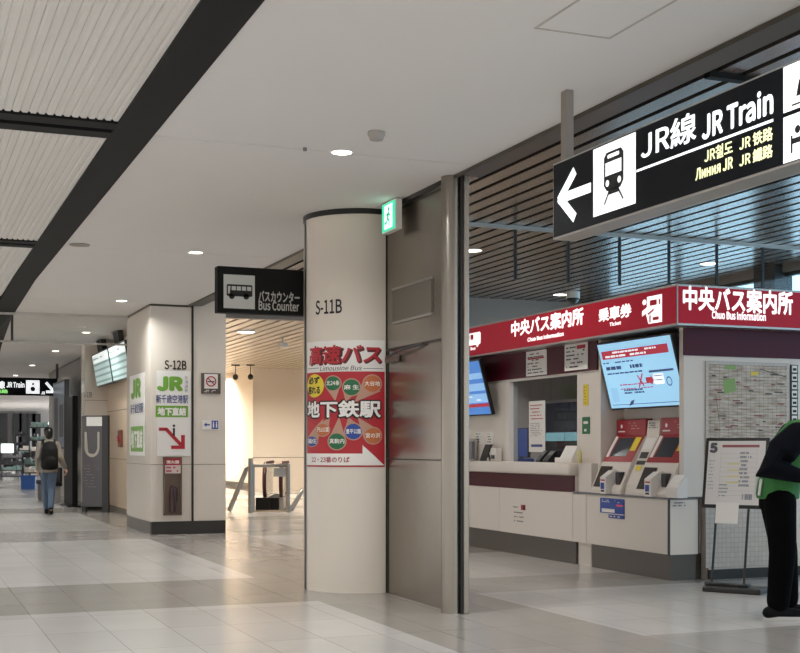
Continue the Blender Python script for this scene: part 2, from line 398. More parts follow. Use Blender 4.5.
# recessed wall behind it and pillar S-13B
struct('wall_recess', MB().box(4.2, 21.4, 0, 4.4, 27.4, ZC), mat('warm_panel', '#cdb79d', .35))
struct('trim_5', MB().box(4.194, 21.4, 1.1, 4.2, 27.4, 1.11).box(4.194, 21.4, 2.1, 4.2, 27.4, 2.11).box(4.17, 21.4, 0, 4.2, 27.4, .12), mat('joint_brown'))
struct('wall_side', MB().box(4.2, 27.4, 0, 4.5, 38.7, ZC), mat('shop_front', '#8f8880', .5))
p3 = struct('pillar_3', MB().box(3.72, 27.4, .15, 4.2, 27.95, ZC), CREAM)
MB().box(3.73, 27.39, 0, 4.2, 27.94, .15).build('baseboard', DARKBASE, p3)
MB().box(3.715, 27.392, 1.1, 4.2, 27.4, 1.108).box(3.715, 27.392, 2.35, 4.2, 27.4, 2.358).build('panel_joint', mat('joint_brown'), p3)
gfx('lettering', p3, INK, [('t', 'S-13B', *y2(83.5, 392, 92, 397.5, 27.4), .0)], 27.388)
# passage walls and far end walls
PC = mat('passage_cream', '#e6ddd0', .35)
struct('wall_passage', MB().box(10.03, 37, 0, 13.3, 37.2, 3.8), PC)
struct('wall_passage_end', MB().box(6.1, 42, 0, 13.3, 42.2, 3.8), PC)
struct('wall_passage_niche', MB().box(10.03, 37.2, 0, 10.2, 42, 3.8), PC)
struct('wall_passage_side', MB().box(6.1, 27.6, 0, 6.2, 42.0, 3.8), PC)
struct('wall_passage_front', MB().box(4.5, 27.4, 0, 6.2, 27.6, 3.8), PC)
struct('baseboard_passage', MB().box(6.2, 41.95, 0, 9.99, 42, .24).box(9.99, 37.2, 0, 10.03, 41.95, .24), DARKBASE)
struct('trim_6', MB().box(10.02, 36.99, 1.02, 13.3, 37, 1.035).box(6.2, 41.99, 1.2, 10.03, 42, 1.21), mat('joint_brown'))
struct('wall_far', MB().box(-16, 80, 0, 16, 80.3, ZC+.2), mat('far_wall', '#b9b6b3', .6))
# ceiling fittings -----------------------------------------------------------------
LIGHTS = []
def lamp(name, loc, power, size, col=(.98, 1, .98), spread=150):
    l = bpy.data.lights.new(name, 'AREA'); l.shape = 'DISK'; l.size = size; l.energy = power; l.color = col; l.spread = math.radians(spread)
    o = bpy.data.objects.new(name, l); COL.objects.link(o); o.location = loc; return o
def make_downlight(label, loc, r=.075, group='round downlights in the white concourse ceiling'):
    t = thing('downlight', label, 'ceiling light', loc, 0, group)
    m = MB(); n = 28
    for i in range(n):
        a, b_ = 2*PI*i/n, 2*PI*(i+1)/n
        ro, ri = r+.018, r
        for (r1, z1), (r2, z2) in (((ro, .001), (ro, -.006)), ((ro, -.006), (ri, -.006)), ((ri, -.006), (ri, .0))):
            m.quad((r1*math.cos(a), r1*math.sin(a), z1), (r1*math.cos(b_), r1*math.sin(b_), z1), (r2*math.cos(b_), r2*math.sin(b_), z2), (r2*math.cos(a), r2*math.sin(a), z2))
    m.build('rim', WHITE, t)
    MB().cyl((0, 0, -.003), r, .004, seg=28).build('lens', LAMP, t)
    return t
DL = []
d0 = make_downlight('round downlight near the smoke detector in the white ceiling, nearest lit one', (3.07, 8.81, ZC))
for y, lab in ((13.96, 'round downlight in the ceiling joint beyond the ceiling speaker, second along the row'),
               (19.0, 'round downlight just in front of the square pillar, third along the row'),
               (24.5, 'round downlight beyond the glass smoke curtain, fourth along the row'),
               (29.5, 'small far downlight above the hanging monitors, fifth along the row'),
               (34.9, 'small far downlight past the monitors, sixth along the row'),
               (40.0, 'tiny farthest downlight over the far directional sign, last of the row')):
    dup(d0, (3.12 if y < 20 else 3.35, y, ZC), lab)
for y in (3.6, 8.81, 13.96, 19.0, 24.5, 29.5, 34.9, 40, 47, 54):
    lamp('downlight_lamp', (3.07 if y < 20 else 3.3, y, ZC-.02), 38, .15)
h0 = make_downlight('round downlight in the slatted hall ceiling near the steel post', (8.0, 17.0, ZH), .13, 'round downlights in the slatted hall ceiling')
for p, lab in (((12.1, 16.8, ZH), 'round downlight in the slatted ceiling above the booth corner'), ((11.9, 21.3, ZH), 'round downlight in the slatted ceiling beside the dome camera'),
               ((12.3, 20.2-13, ZH), 'round downlight in the slatted ceiling near the windows')):
    if p[1] > 10: dup(h0, p, lab)
for p in ((8, 17), (12.1, 16.8), (11.9, 21.3), (6, 12.5), (6, 7.5), (10, 7.5), (6, 18), (6.2, 3)):  # spots without a downlight are added to brighten the hall
    lamp('hall_lamp_and_fill', (p[0], p[1], ZH-.03), 30, .26, (1, .94, .87))
sp = tag(MB().cyl((1.83, 13.9, ZC-.004), .11, .01, seg=28).build('ceiling_speaker', mat('speaker_grey', '#8f8880', .7), None), 'flat round grey loudspeaker in the white ceiling beside the black beam', 'speaker')
sd = thing('smoke_detector', 'white round smoke detector hanging under the white ceiling', 'smoke detector', (3.10, 8.16, ZC))
MB().cyl((0, 0, -.012), .062, .024, seg=28).build('base', mat('detector_white', '#a59e97', .5), sd, True)
MB().cyl((0, 0, -.040), .046, .034, seg=28, r2=.058).build('sensing_head', mat('detector_white'), sd, True)
for px, py in ((302.5, 149.5),): 
    X, Y = onZ(px, py, ZC); Y -= .06
    tag(MB().cyl((X, Y, ZC-.012), .014, .024, seg=14).build('ceiling_sprinkler', MGREY), 'small grey sprinkler head in the ceiling joint beside the nearest downlight', 'sprinkler')
# smoke curtains: glass panes hanging under a rail
def smoke_curtain(label, Y, x0, x1, zt, h, pane, bottom=True):
    t = thing('smoke_curtain', label, 'smoke barrier', (x0, Y, zt-h))
    L = x1-x0
    MB().box(0, -.025, h-.05, L, .025, h).build('top_rail', mat('rail_silver', '#c9c6c2', .35, .4), t)
    if bottom: MB().box(0, -.012, 0, L, .012, .03).build('bottom_rail', STEEL2, t)
    n = max(1, round(L/pane)); w = L/n
    for i in range(n):
        MB().box(i*w+.004, -.004, .03, (i+1)*w-.004, .004, h-.05).build('pane', GLASS, t)
        if i: MB().box(i*w-.02, -.01, .03, i*w+.02, .01, h-.05).build('joint_strip', DGREY, t)
smoke_curtain('row of hanging glass smoke panels under the slatted ceiling above the ticket booth', 14.9, 4.42, 13.28, ZH, .75, .80, False)
smoke_curtain('clear glass smoke curtain across the white ceiling beside the square pillar', 21.2, -2.0, 3.58, ZC, .5, 1.85)
cam_ = thing('dome_camera', 'white dome security camera on the slatted ceiling over the booth sign', 'camera', (*onZ(573, 292, ZH), ZH))
MB().cyl((0, 0, -.06), .13, .12, seg=28).build('housing', WHITE, cam_, True)
MB().ell((0, 0, -.13), (.115, .115, .10)).build('dome', BLACK, cam_, True)
# spot heads in the passage
sh = thing('spotlight', 'black spotlight hanging under the passage ceiling next to the bright niche', 'spotlight', (*onZ(235.5, 364.5, 3.74), 3.74), 0, 'black spotlights in the passage')
MB().box(-.12, -.02, -.04, .12, .02, 0).build('track', BLACK, sh); MB().cyl((0, 0, -.16), .012, .26, seg=10).build('stem', BLACK, sh); MB().ell((0, 0, -.36), (.08, .08, .09)).build('head', BLACK, sh, True)
dup(sh, (*onZ(250.5, 364.5, 3.74), 3.74), 'black spotlight hanging in front of the cream passage wall')
pl = thing('downlight', 'bright round downlight in the passage ceiling under the bus sign', 'ceiling light', (*onZ(246, 331, 3.74), 3.74))
MB().cyl((0, 0, -.01), .2, .03, seg=28).build('rim', WHITE, pl); MB().cyl((0, 0, -.027), .17, .006, seg=28).build('lens', LAMP, pl)
x_, y_ = onZ(283, 338, 3.74)
ps = thing('ceiling_projector', 'small white spotlight box under the passage ceiling above the escalator', 'spotlight', (x_, y_, 3.74))
MB().cyl((0, 0, -.05), .02, .1, seg=10).build('stem', WHITE, ps); MB().box(-.1, -.07, -.22, .1, .07, -.1, .02).build('head', WHITE, ps)
WARM = (1, .89, .75)
for p, e in (((6.6, 24.8), 40), ((8.2, 28), 55), ((10.5, 31), 60), ((11.5, 34), 50), ((10.5, 25), 30), ((8.6, 40), 120), ((9.6, 40), 120), ((8.5, 34), 60)):
    lamp('passage_lamp', (p[0], p[1], 3.70), e*1.85, .3, WARM)
lamp('recess_lamp', (3.9, 24.3, ZC-.03), 45, .12, (1, .78, .55), 120)
# ================================================================== HANGING SIGNS
SX = 3.76; SY0 = onX(552.8, 200, SX)[0]; SY1 = 3.9
ts = thing('train_sign', 'long black illuminated hanging sign with train pictogram and white arrow', 'sign', (SX, SY0, 2.63), FX)
SL = SY0-SY1; SHt = .47
MB().box(0, 0, 0, SL, .16, SHt, .006).build('housing', ALU, ts)
def jl(px, py):
    Y, Z = onX(px, py, SX); return SY0-Y, Z-2.63
def jbox(px0, px1, yt, yb):     # yt,yb measured at the left end px0
    x0, zt = jl(px0, yt); _, zb = jl(px0, yb); x1, _ = jl(px1, yt); return x0, zb, x1, zt
gfx('black_face', ts, LBLACK, [('r', .012, .012, SL-.012, SHt-.012)], -.002)
x0, zb = jl(593.8, 217.4); _, zt = jl(593.8, 147.8); x1, _ = jl(636.3, 170)
zb = max(.02, zb); zt = min(SHt-.02, zt)
gfx('pictogram_panel', ts, LW, [('r', x0, zb, x1, zt)], -.004)
pw, phh = x1-x0, zt-zb
def tp(a, b_): return x0+pw*a, zb+phh*b_
def tpoly(L): return ('p', [tp(*q) for q in L])
# train pictogram: body, windows, lamps, rails
tr = [tpoly([(.27, .40), (.27, .80), (.33, .87), (.67, .87), (.73, .80), (.73, .40), (.66, .31), (.34, .31)]),
      ('l', *tp(.40, .31), *tp(.28, .13), .012), ('l', *tp(.60, .31), *tp(.72, .13), .012), tpoly([(.38, .33), (.36, .25), (.64, .25), (.62, .33)])]
gfx('pictogram', ts, INK, tr, -.006)
gfx('pictogram_details', ts, LW, [('r', *tp(.31, .53), *tp(.69, .72)), ('rr', *tp(.36, .775), *tp(.64, .83), .01), ('e', *tp(.36, .42), .019, .019), ('e', *tp(.64, .42), .019, .019)], -.008)
ax = lambda px, py: jl(px, py)
T = jl(559, 199.5); A1 = jl(575.5, 170.5); A2 = jl(575.5, 218); SR = jl(591.5, 188)
gfx('arrow', ts, LW, [('l', T[0]+.005, T[1]-.012, A1[0], A1[1], .062), ('l', T[0]+.005, T[1]+.012, A2[0], A2[1], .062), ('l', T[0]+.02, T[1], SR[0], T[1], .058)], -.004)
gfx('lettering', ts, LW, [('t', 'JR線', *jbox(641.5, 697, 133, 161.5), .014), ('t', 'JR Train', *jbox(702.5, 774, 115, 141), .028),
    ('r', jl(637, 170)[0], jl(637, 172.5)[1], jl(774, 120)[0], jl(637, 170)[1])], -.004)
gfx('small_lettering', ts, LYEL, [('t', 'JR철도', *jbox(705, 733.5, 150, 163.5), .02), ('t', 'JR 铁路', *jbox(740, 773.5, 138, 151.5), .02),
    ('t', 'Линия JR', *jbox(696, 733.5, 169, 181), .03), ('t', 'JR 鐵路', *jbox(740, 773.5, 154.5, 168), .02)], -.004)
xr, _ = jl(784, 100)
gfx('white_panels', ts, LW, [('r', xr, .245, SL-.03, SHt-.015), ('r', xr, .015, SL-.03, .225)], -.004)
# pictograms at the far end: figure with luggage, figure in bed
q0 = xr+.03
gfx('travel_pictograms', ts, INK, [('e', q0+.12, .405, .02, .02), ('p', [(q0+.06, .30), (q0+.08, .37), (q0+.16, .37), (q0+.18, .30), (q0+.15, .30), (q0+.14, .34), (q0+.14, .275), (q0+.10, .275), (q0+.10, .34), (q0+.09, .30)]),
    ('r', q0+.03, .262, q0+.25, .27), ('r', q0+.03, .09, q0+.3, .115), ('l', q0+.03, .13, q0+.03, .05, .012), ('e', q0+.07, .15, .018, .018), ('r', q0+.1, .13, q0+.28, .16)], -.006)
for px in (566,):
    Y, _ = onX(px, 120, SX+.08); MB().box(SY0-Y-.02, .055, SHt, SY0-Y+.05, .105, ZC-2.63).build('hanger', mat('hanger_grey', '#8d847c', .45, .3), ts)
MB().box(SL-.6, .055, SHt, SL-.53, .105, ZC-2.63).build('hanger', mat('hanger_grey'), ts)

BY = 11.75; bx0 = onY(217.5, 290, BY)[0]
bs = thing('bus_counter_sign', 'black projecting sign with white bus pictogram on the round column', 'sign', (bx0, BY, 2.64))
BL = 3.80-bx0; BH = .445
def bl(px, py):
    X, Z = onY(px, py, BY); return X-bx0, Z-2.64
MB().box(0, 0, 0, BL, .12, BH, .006).build('housing', MATTB, bs)
gfx('pictogram_panel', bs, mat('pale_grey_panel', '#c9cbc8', .5), [('r', *bl(223.5, 308), *bl(254.8, 275.8))], -.003)
b0, b1 = bl(226.5, 297.5), bl(252.3, 285.3); bw, bh = b1[0]-b0[0], b1[1]-b0[1]
bp = lambda a, c_: (b0[0]+bw*a, b0[1]+bh*c_)
gfx('pictogram', bs, INK, [('rr', *bp(0, .12), *bp(1, 1), .015), ('e', *bp(.2, .12), .028, .028), ('e', *bp(.76, .12), .028, .028)], -.005)
gfx('pictogram_windows', bs, mat('pale_grey_panel'), [('r', *bp(.19+.2*i, .56), *bp(.35+.2*i, .86)) for i in range(4)]+[('p', [bp(.05, .86), bp(.05, .30), bp(.12, .30), bp(.15, .86)])], -.007)
gfx('lettering', bs, mat('grey_white_print', '#bdbdba', .5), [('t', 'バスカウンター', *bl(258.5, 301.5), *bl(299.5, 292.5), .02), ('t', 'Bus Counter', *bl(258.5, 310), *bl(299, 302.5), .02)], -.003)

# far directional sign
FY = 34.0; fx0 = onY(-60, 387, FY)[0]; fx1 = onY(57.5, 387, FY)[0]
fs = thing('far_train_sign', 'small distant black hanging sign with white arrow over the concourse', 'sign', (fx0, FY, 2.70))
def fl(px, py):
    X, Z = onY(px, py, FY); return X-fx0, Z-2.70
MB().box(0, 0, 0, fx1-fx0, .14, .46).build('housing', LBLACK, fs)
gfx('lit_panel', fs, LW, [('r', *fl(26, 393.5), *fl(39.5, 380.5))], -.004)
gfx('lettering', fs, LW, [('t', 'JR線', *fl(-14, 388.5), *fl(5, 381), .03), ('t', 'JR Train', *fl(6.5, 387.5), *fl(24.5, 382), .03), ('t', 'JR', *fl(41, 394.5), *fl(45, 391.5), .03)], -.004)
gfx('green_lettering', fs, lit('lit_green', '#8ee07a', .9), [('t', 'JR 铁路', *fl(-14, 393), *fl(8, 389.5), .03)], -.004)
a1, a2 = fl(46, 382.5), fl(53.5, 391); a3, a4 = fl(54, 383.5), fl(46, 391.5)
gfx('arrow', fs, LW, [('l', *a1, *a2, .07), ('l', a2[0]+.03, a2[1]-.03, a3[0]+.02, a3[1], .07), ('l', a2[0]+.03, a2[1]-.02, a4[0], a4[1]-.01, .07)], -.004)
gfx('pictogram', fs, INK, [('e', *fl(32.8, 389), .06, .06), ('r', *fl(32, 385), *fl(34, 383))], -.006)
MB().box(fx1-fx0-.03, .05, .46, fx1-fx0+.03, .1, ZC-2.70).build('hanger', DGREY, fs)

# exit sign
ex = thing('exit_sign', 'green emergency exit box sign hanging at the ceiling above the steel wall', 'sign', (4.06, 10.55, 3.27), FX)
MB().box(0, 0, 0, .34, .06, .27, .004).build('housing', WHITE, ex)
MB().box(.13, .02, .27, .2, .04, ZC-3.27).build('stem', WHITE, ex)
gfx('lit_face', ex, lit('exit_green', '#35c89a', 1.0), [('r', .01, .01, .33, .26)], -.003)
gfx('pictogram', ex, lit('exit_white', '#d7fff0', 1.2), [('r', .07, .03, .27, .24)], -.005)
gfx('running_figure', ex, lit('exit_dark_green', '#1e9a70', .8), [('e', .185, .2, .02, .02), ('l', .18, .175, .16, .12, .035), ('l', .16, .12, .20, .09, .02), ('l', .20, .09, .19, .05, .02), ('l', .155, .12, .13, .08, .02), ('l', .13, .08, .09, .085, .02), ('l', .18, .165, .225, .135, .016), ('l', .17, .16, .12, .15, .016)], -.007)

# ================================================================== POSTER ON THE ROUND COLUMN
po = thing('column_poster', 'red and white bus poster wrapped around the round column', 'poster', (0, 0, 0))
BIS = (-.72, .3, 40)
def cg(name, m, sh, y): return gfx(name, po, m, sh, y, colmap, BIS)
def ppx(x, y_): return 300+x/4.08, 320+y_/4.08        # from the enlarged view of the poster
def cb(x0, y0, x1, y1_):
    a, b_ = ppx(x0, y0); c_, d_ = ppx(x1, y1_); return cbox(a, b_, c_, d_)
def cpt(x, y_):
    a, b_ = ppx(x, y_); return cols(a), colz(b_, 345)
xl, xr_ = 36, 341
s0, s1 = cpt(xl, 0)[0], cpt(xr_, 0)[0]
zT, zM, zB = 2.335, cpt(0, 210)[1], cpt(0, 600)[1]
cg('sheet', PAPER, [('r', s0, zB, s1, zT)], -.004)
cg('red_field', RED, [('r', s0, zB, s1, zM)], -.0055)
TAN = mat('tan_print', '#b98f7c', .5)
for ray_ in [('p', [cpt(150, 330), cpt(105, 262), cpt(175, 250)]), ('p', [cpt(190, 335), cpt(178, 280), cpt(248, 280)]), ('p', [cpt(225, 335), cpt(256, 250), cpt(325, 290)]),
   ('p', [cpt(130, 395), cpt(80, 430), cpt(120, 470)]), ('p', [cpt(165, 395), cpt(122, 490), cpt(192, 490)]), ('p', [cpt(200, 395), cpt(186, 455), cpt(254, 440)]), ('p', [cpt(235, 395), cpt(260, 485), cpt(325, 455)]), ('p', [cpt(105, 400), cpt(40, 480), cpt(78, 510)])]: cg('ray', TAN, [ray_], -.007)
def disc(x, y_, r_, k=1.): 
    sx, sz = cpt(x, y_); a, _ = cpt(x-r_, y_); b_, _ = cpt(x+r_, y_); return ('e', (a+b_)/2, sz, (b_-a)/2*k, r_/4.08*11.6/F*k)
GRN = [(142, 258, 33), (213, 275, 37), (157, 495, 37)]; BRN = [(292, 260, 38), (103, 448, 28), (295, 472, 36)]; BLU = [(60, 495, 23), (220, 455, 36)]
dn = [('北24条', GRN[0], 'g'), ('麻 生', GRN[1], 'g'), ('真駒内', GRN[2], 'g'), ('大谷地', BRN[0], 'o'), ('円山公園', BRN[1], 'o'), ('宮の沢', BRN[2], 'o'), ('福住', BLU[0], 'b'), ('豊平公園', BLU[1], 'b')]
PW = mat('white_print', '#eeeae6', .5)
for s_, q, k in dn:
    d_ = cg({'g': 'green_disc', 'o': 'ochre_disc', 'b': 'blue_disc'}[k], {'g': TEALG, 'o': ORANGE, 'b': BLUE}[k], [disc(*q, .87)], -.010)
    gfx('rim', d_, TAN, [disc(*q, 1.0)], -.0085, colmap, BIS)
    x, y_, r_ = q; gfx('lettering', d_, PW, [('t', s_, *cb(x-r_*.78, y_-11, x+r_*.78, y_+9), .012)], -.0115, colmap, BIS)
cg('yellow_disc', YEL, [('e', *cpt(68, 265), abs(cpt(100, 0)[0]-cpt(36, 0)[0])/2, 48/4.08*11.6/F)], -.010)
cg('title_shadow', mat('dark_red_print', '#5c1620', .5), [('t', '高速バス', *cb(51, 105, 331, 184), .045, .12)], -.006)
cg('title', RED, [('t', '高速バス', *cb(45, 100, 325, 178), .018, .12)], -.0075)
cg('latin_lettering', mat('grey_print', '#4a4443', .5), [('t', 'Limousine Bus', *cb(90, 186, 250, 206), .005, .25), ('r', *cb(40, 197, 86, 199)), ('r', *cb(258, 197, 335, 199))], -.0075)
cg('yellow_disc_lettering', INK, [('t', '必ず', *cb(46, 232, 90, 262), .03), ('t', '座れる', *cb(44, 270, 92, 303), .03)], -.0115)
cg('headline_outline', INK, [('t', '地下鉄駅', *cb(36, 322, 330, 405), .07)], -.012)
cg('headline', PW, [('t', '地下鉄駅', *cb(41, 328, 325, 398), .022)], -.0135)
cg('arrow', PW, [('p', [cpt(36, 593), cpt(36, 545), cpt(255, 545), cpt(255, 510), cpt(338, 593)])], -.0105)
cg('arrow_lettering', mat('rose_print', '#a8545c', .5), [('t', '22・23番のりば', *cb(58, 558, 206, 582), .02)], -.012)

# ================================================================== SIGNS ON THE SQUARE PILLAR
def y2l(Y, ox, oz):
    def f(px0, py0, px1, py1):
        a, zt = onY(px0, py0, Y); b_, zb = onY(px1, py1, Y); return a-ox, zb-oz, b_-ox, zt-oz
    return f
Y2 = 19.245
a, zb_, b_, zt_ = y2(156.5, 370.5, 190.5, 456)
jp = thing('station_poster', 'white poster with green letters and red escalator arrow on the square pillar front', 'poster', (a, Y2, zb_))
f = y2l(Y2, a, zb_)
MB().box(0, -.006, 0, b_-a, 0, zt_-zb_).build('sheet', PAPER, jp)
gfx('green_lettering', jp, GREEN, [('t', 'JR', *f(156.5, 376, 183, 391.5), .06)], -.008)
gfx('side_lettering', jp, MGREY, [('t', s_, *f(184.5, 376+4.2*i, 188, 379.6+4.2*i), .0) for i, s_ in enumerate('北海道駅')], -.008)
gfx('navy_lettering', jp, NAVY, [('t', '新千歳空港駅', *f(155.8, 394.5, 188, 403.5), .01)], -.008)
gfx('green_box', jp, GREEN, [('r', *f(155.5, 405.5, 188, 417.3))], -.008)
gfx('box_lettering', jp, PW, [('t', '地下直結', *f(157.5, 407.3, 186, 415.8), .035)], -.0095)
ar = lambda px, py: (onY(px, py, Y2)[0]-a, onY(px, py, Y2)[1]-zb_)
gfx('red_arrow', jp, RED, [('l', *ar(158.8, 429.2), *ar(167.3, 429.2), .05), ('l', *ar(166, 429), *ar(181, 445), .055), ('p', [ar(184.8, 435), ar(184.8, 449), ar(171, 449), ar(171, 445.5), ar(181, 445.5), ar(181, 435)])], -.008)
gfx('escalator_figure', jp, INK, [('e', *ar(173.8, 425.8), .02, .02), ('l', *ar(173.8, 428), *ar(173.8, 436), .032)], -.0095)
# matching poster on the pillar's concourse side
ys, zb2 = 21.05, zb_
js = thing('station_poster', 'white poster with green letters on the pillar side facing the concourse', 'poster', (3.595, ys, zb_), FX)
W2 = 1.35; H2 = zt_-zb_
MB().box(0, -.006, 0, W2, 0, H2).build('sheet', PAPER, js)
gfx('green_lettering', js, GREEN, [('t', 'JR', .12, H2*.70, 1.05, H2*.95, .06), ], -.008)
gfx('green_box', js, GREEN, [('r', .1, H2*.05, 1.25, H2*.36)], -.008)
gfx('box_lettering', js, PW, [('t', '地下直結', .16, H2*.09, 1.19, H2*.32, .035)], -.0095)
gfx('navy_lettering', js, NAVY, [('t', '新千歳空港駅', .1, H2*.52, 1.25, H2*.64, .01)], -.008)
# fire extinguisher box
a, zb_, b_, zt_ = y2(163, 457, 181.2, 515)
fe = thing('fire_extinguisher_box', 'recessed fire extinguisher box with red header on the square pillar', 'fire extinguisher box', (a, Y2, zb_))
w = b_-a; h = zt_-zb_
BRN_ = mat('box_brown', '#6b5a4e', .4, .2)
MB().box(0, -.02, 0, w, 0, h).build('back_plate', BRN_, fe)
MB().box(0, -.06, 0, .02, -.02, h).box(w-.02, -.06, 0, w, -.02, h).box(0, -.06, 0, w, -.02, .02).box(0, -.06, h*.70, w, -.02, h*.72).box(0, -.06, h-.02, w, -.02, h).build('frame', BRN_, fe)
MB().box(.02, -.05, h*.86, w-.02, -.02, h-.02).build('red_header', RED, fe)
gfx('header_lettering', fe, PW, [('t', '消火器', .04, h*.885, w-.04, h*.945, .03)], -.0515)
MB().box(.02, -.05, h*.72, w-.02, -.02, h*.86).build('label', mat('pink_label', '#d9c6c2', .5), fe)
gfx('label_lettering', fe, RED, greek(.04, h*.73, w-.04, h*.85, 2, 3), -.0515)
e_ = MB(); e_.tube([(w/2, -.05, .05), (w/2, -.05, .35), (w/2, -.05, .42), (w/2, -.05, .46)], [.05, .05, .03, .02], 16); e_.tube([(w/2, -.05, .45), (w/2+.07, -.05, .42), (w/2+.065, -.06, .2)], .01, 8)
e_.build('extinguisher', mat('extinguisher_red', '#3a1d1a', .3), fe, True)
# no smoking sign and toilet sign
a, zb_, b_, zt_ = y2(201, 373, 220.3, 394)
ns = thing('no_smoking_sign', 'brown framed no smoking sign on the square pillar', 'sign', (a, Y2, zb_)); w = b_-a; h = zt_-zb_
MB().box(0, -.02, 0, w, 0, h, .004).build('frame', mat('sign_brown', '#574c43', .5), ns)
gfx('sheet', ns, PAPER, [('r', w*.15, h*.25, w*.85, h*.95), ], -.022)
gfx('prohibition_ring', ns, RED, [('ring', w/2, h*.6, w*.27, w*.06), ('l', w/2-w*.18, h*.6+w*.18, w/2+w*.18, h*.6-w*.18, w*.05)], -.026)
gfx('cigarette', ns, INK, [('r', w*.32, h*.56, w*.68, h*.61)], -.024)
gfx('lettering', ns, PW, greek(w*.15, h*.06, w*.85, h*.2, 2, 5), -.022)
a, zb_, b_, zt_ = y2(202, 420, 219, 429.5)
wc = thing('toilet_sign', 'small white and blue toilet direction sign on the square pillar', 'sign', (a, Y2, zb_)); w = b_-a; h = zt_-zb_
MB().box(0, -.008, 0, w, 0, h).build('plate', PAPER, wc)
gfx('blue_square', wc, BLUE, [('r', w*.55, h*.05, w*.95, h*.95)], -.0095)
gfx('figures', wc, PW, [('e', w*.66, h*.75, h*.08, h*.08), ('r', w*.62, h*.2, w*.70, h*.64), ('e', w*.84, h*.75, h*.08, h*.08), ('r', w*.80, h*.2, w*.88, h*.64)], -.011)
gfx('arrow', wc, BLUE, [('p', [(w*.1, h*.5), (w*.25, h*.75), (w*.25, h*.58), (w*.45, h*.58), (w*.45, h*.42), (w*.25, h*.42), (w*.25, h*.25)])], -.0095)
# ================================================================== TICKET BOOTH
KX = 7.36                                     # booth front wall
yw0 = onX(510, 420, KX)[0]; yw1 = onX(577.5, 420, KX)[0]; zw0, zw1 = 1.16, onX(545, 376.5, KX)[1]
YE = 17.2
kw = MB()
kw.box(KX, yw0, 0, KX+.1, YE, 2.56).box(KX, 12.3, 0, KX+.1, yw1, 2.56).box(KX, yw1, 0, KX+.1, yw0, zw0).box(KX, yw1, zw1, KX+.1, yw0, 2.56)
kw.box(7.27, 12.3, 0, KX, 12.59, 1.165)
struct('wall_booth_front', kw, KWHITE)
struct('wall_booth_recess', MB().box(KX+.1, 12.25, .8, 7.76, 12.30, 2.56).box(KX, 12.25, .84, KX+.1, 12.3, 2.56).box(7.66, 10.72, .0, 7.76, 12.25, 2.56), KWHITE)
struct('wall_booth_end', MB().box(7.36, 10.64, .845, 7.66, 10.72, 2.56).box(7.66, 10.64, 0, 10.5, 10.72, 2.56), KWHITE)
struct('wall_booth_back', MB().box(10.4, 10.72, 0, 10.5, YE, 2.56), KWHITE); struct('wall_booth_far', MB().box(7.46, YE-.1, 0, 10.4, YE, 2.56), KWHITE)
struct('ceiling_booth', MB().box(7.2, 10.55, 2.57, 10.5, YE, 2.6), mat('booth_ceiling', '#a89a88', .6))
struct('baseboard_booth', MB().box(7.66, 10.63, 0, 10.5, 10.66, .1), DARKBASE)
zb = onX(530, 374.5, KX)[1]
struct('trim_7', MB().box(KX-.02, 12.3, 2.225, KX, YE, 2.56).box(7.63, 10.72, 2.225, 7.66, 12.25, 2.56).box(7.35, 10.62, 2.275, 10.5, 10.64, 2.56), MAROON)
struct('wall_partition', MB().box(9.3, 10.75, 0, 9.36, YE-.1, 2.02), mat('navy_partition', '#252c40', .5))
struct('trim_8', MB().box(9.28, 10.75, 2.02, 9.38, YE-.1, 2.06), ALU)
win = struct('window_booth', MB().box(KX+.045, yw1, zw0, KX+.053, yw0, zw1), DGLASS)
MB().box(KX-.01, yw0-.005, zw0, KX+.11, yw0+.11, zw1).box(KX-.005, yw1-.03, zw0, KX+.1, yw1, zw1).box(KX, yw1, zw1-.02, KX+.1, yw0, zw1).build('window_frame', WHITE, win)
lamp('booth_lamp', (8.4, 13.8, 2.54), 30, .3, (1, .95, .88)); lamp('booth_lamp', (8.4, 15.8, 2.54), 24, .3, (1, .95, .88)); lamp('booth_lamp', (9.9, 14.5, 2.54), 9, .3)
# lightbox sign, two faces meeting at the corner
LX, LY = 7.15, 10.45; LZ0, LZ1 = 2.555, 2.966; LH = LZ1-LZ0
ls = thing('booth_sign', 'long red lightbox sign with white ticket pictogram over the service counter', 'sign', (LX, YE, LZ0), FX)
LL = YE-LY
MB().box(0, 0, 0, LL, .3, LH, .004).build('housing', ALU, ls)
gfx('red_face', ls, LRED, [('r', .01, .022, LL-.012, LH-.022)], -.003)
def ll(px, py):
    Y, Z = onX(px, py, LX); return YE-Y, Z-LZ0
def lbox(p0, p1, yt, yb):
    x0, zt = ll(p0, yt); _, zb = ll(p0, yb); return x0, zb, ll(p1, yt)[0], zt
WG = lit('lit_white_soft', '#f6f1f1', .95)
gfx('lettering', ls, WG, [('t', '中央バス案内所', *lbox(511.5, 584, 321.5, 337.5), .024), ('t', 'Chuo Bus Information', *lbox(528, 564, 337.5, 342), .03),
    ('t', '乗車券', *lbox(599, 632, 309, 322.5), .024), ('t', 'Ticket', *lbox(610, 621.5, 322.5, 326.5), .03), ('t', 'Bus', *lbox(471, 476, 347.5, 350.5), .03)], -.006)
x0, z0, x1, z1 = lbox(466, 481, 334.5, 346.5)
x0 -= .3
gfx('pictogram', ls, WG, [('rr', x0, z0, x1, z1, .03), ('e', x0+.12, z0-.005, .03, .03), ('e', x1-.1, z0-.005, .03, .03)], -.006)
gfx('pictogram_windows', ls, LRED, [('r', x0+.1+.12*i, z0+.075, x0+.19+.12*i, z1-.02) for i in range(4)], -.008)
x0, z0, x1, z1 = lbox(642.5, 662.5, 298, 325)
w_, h_ = x1-x0, z1-z0
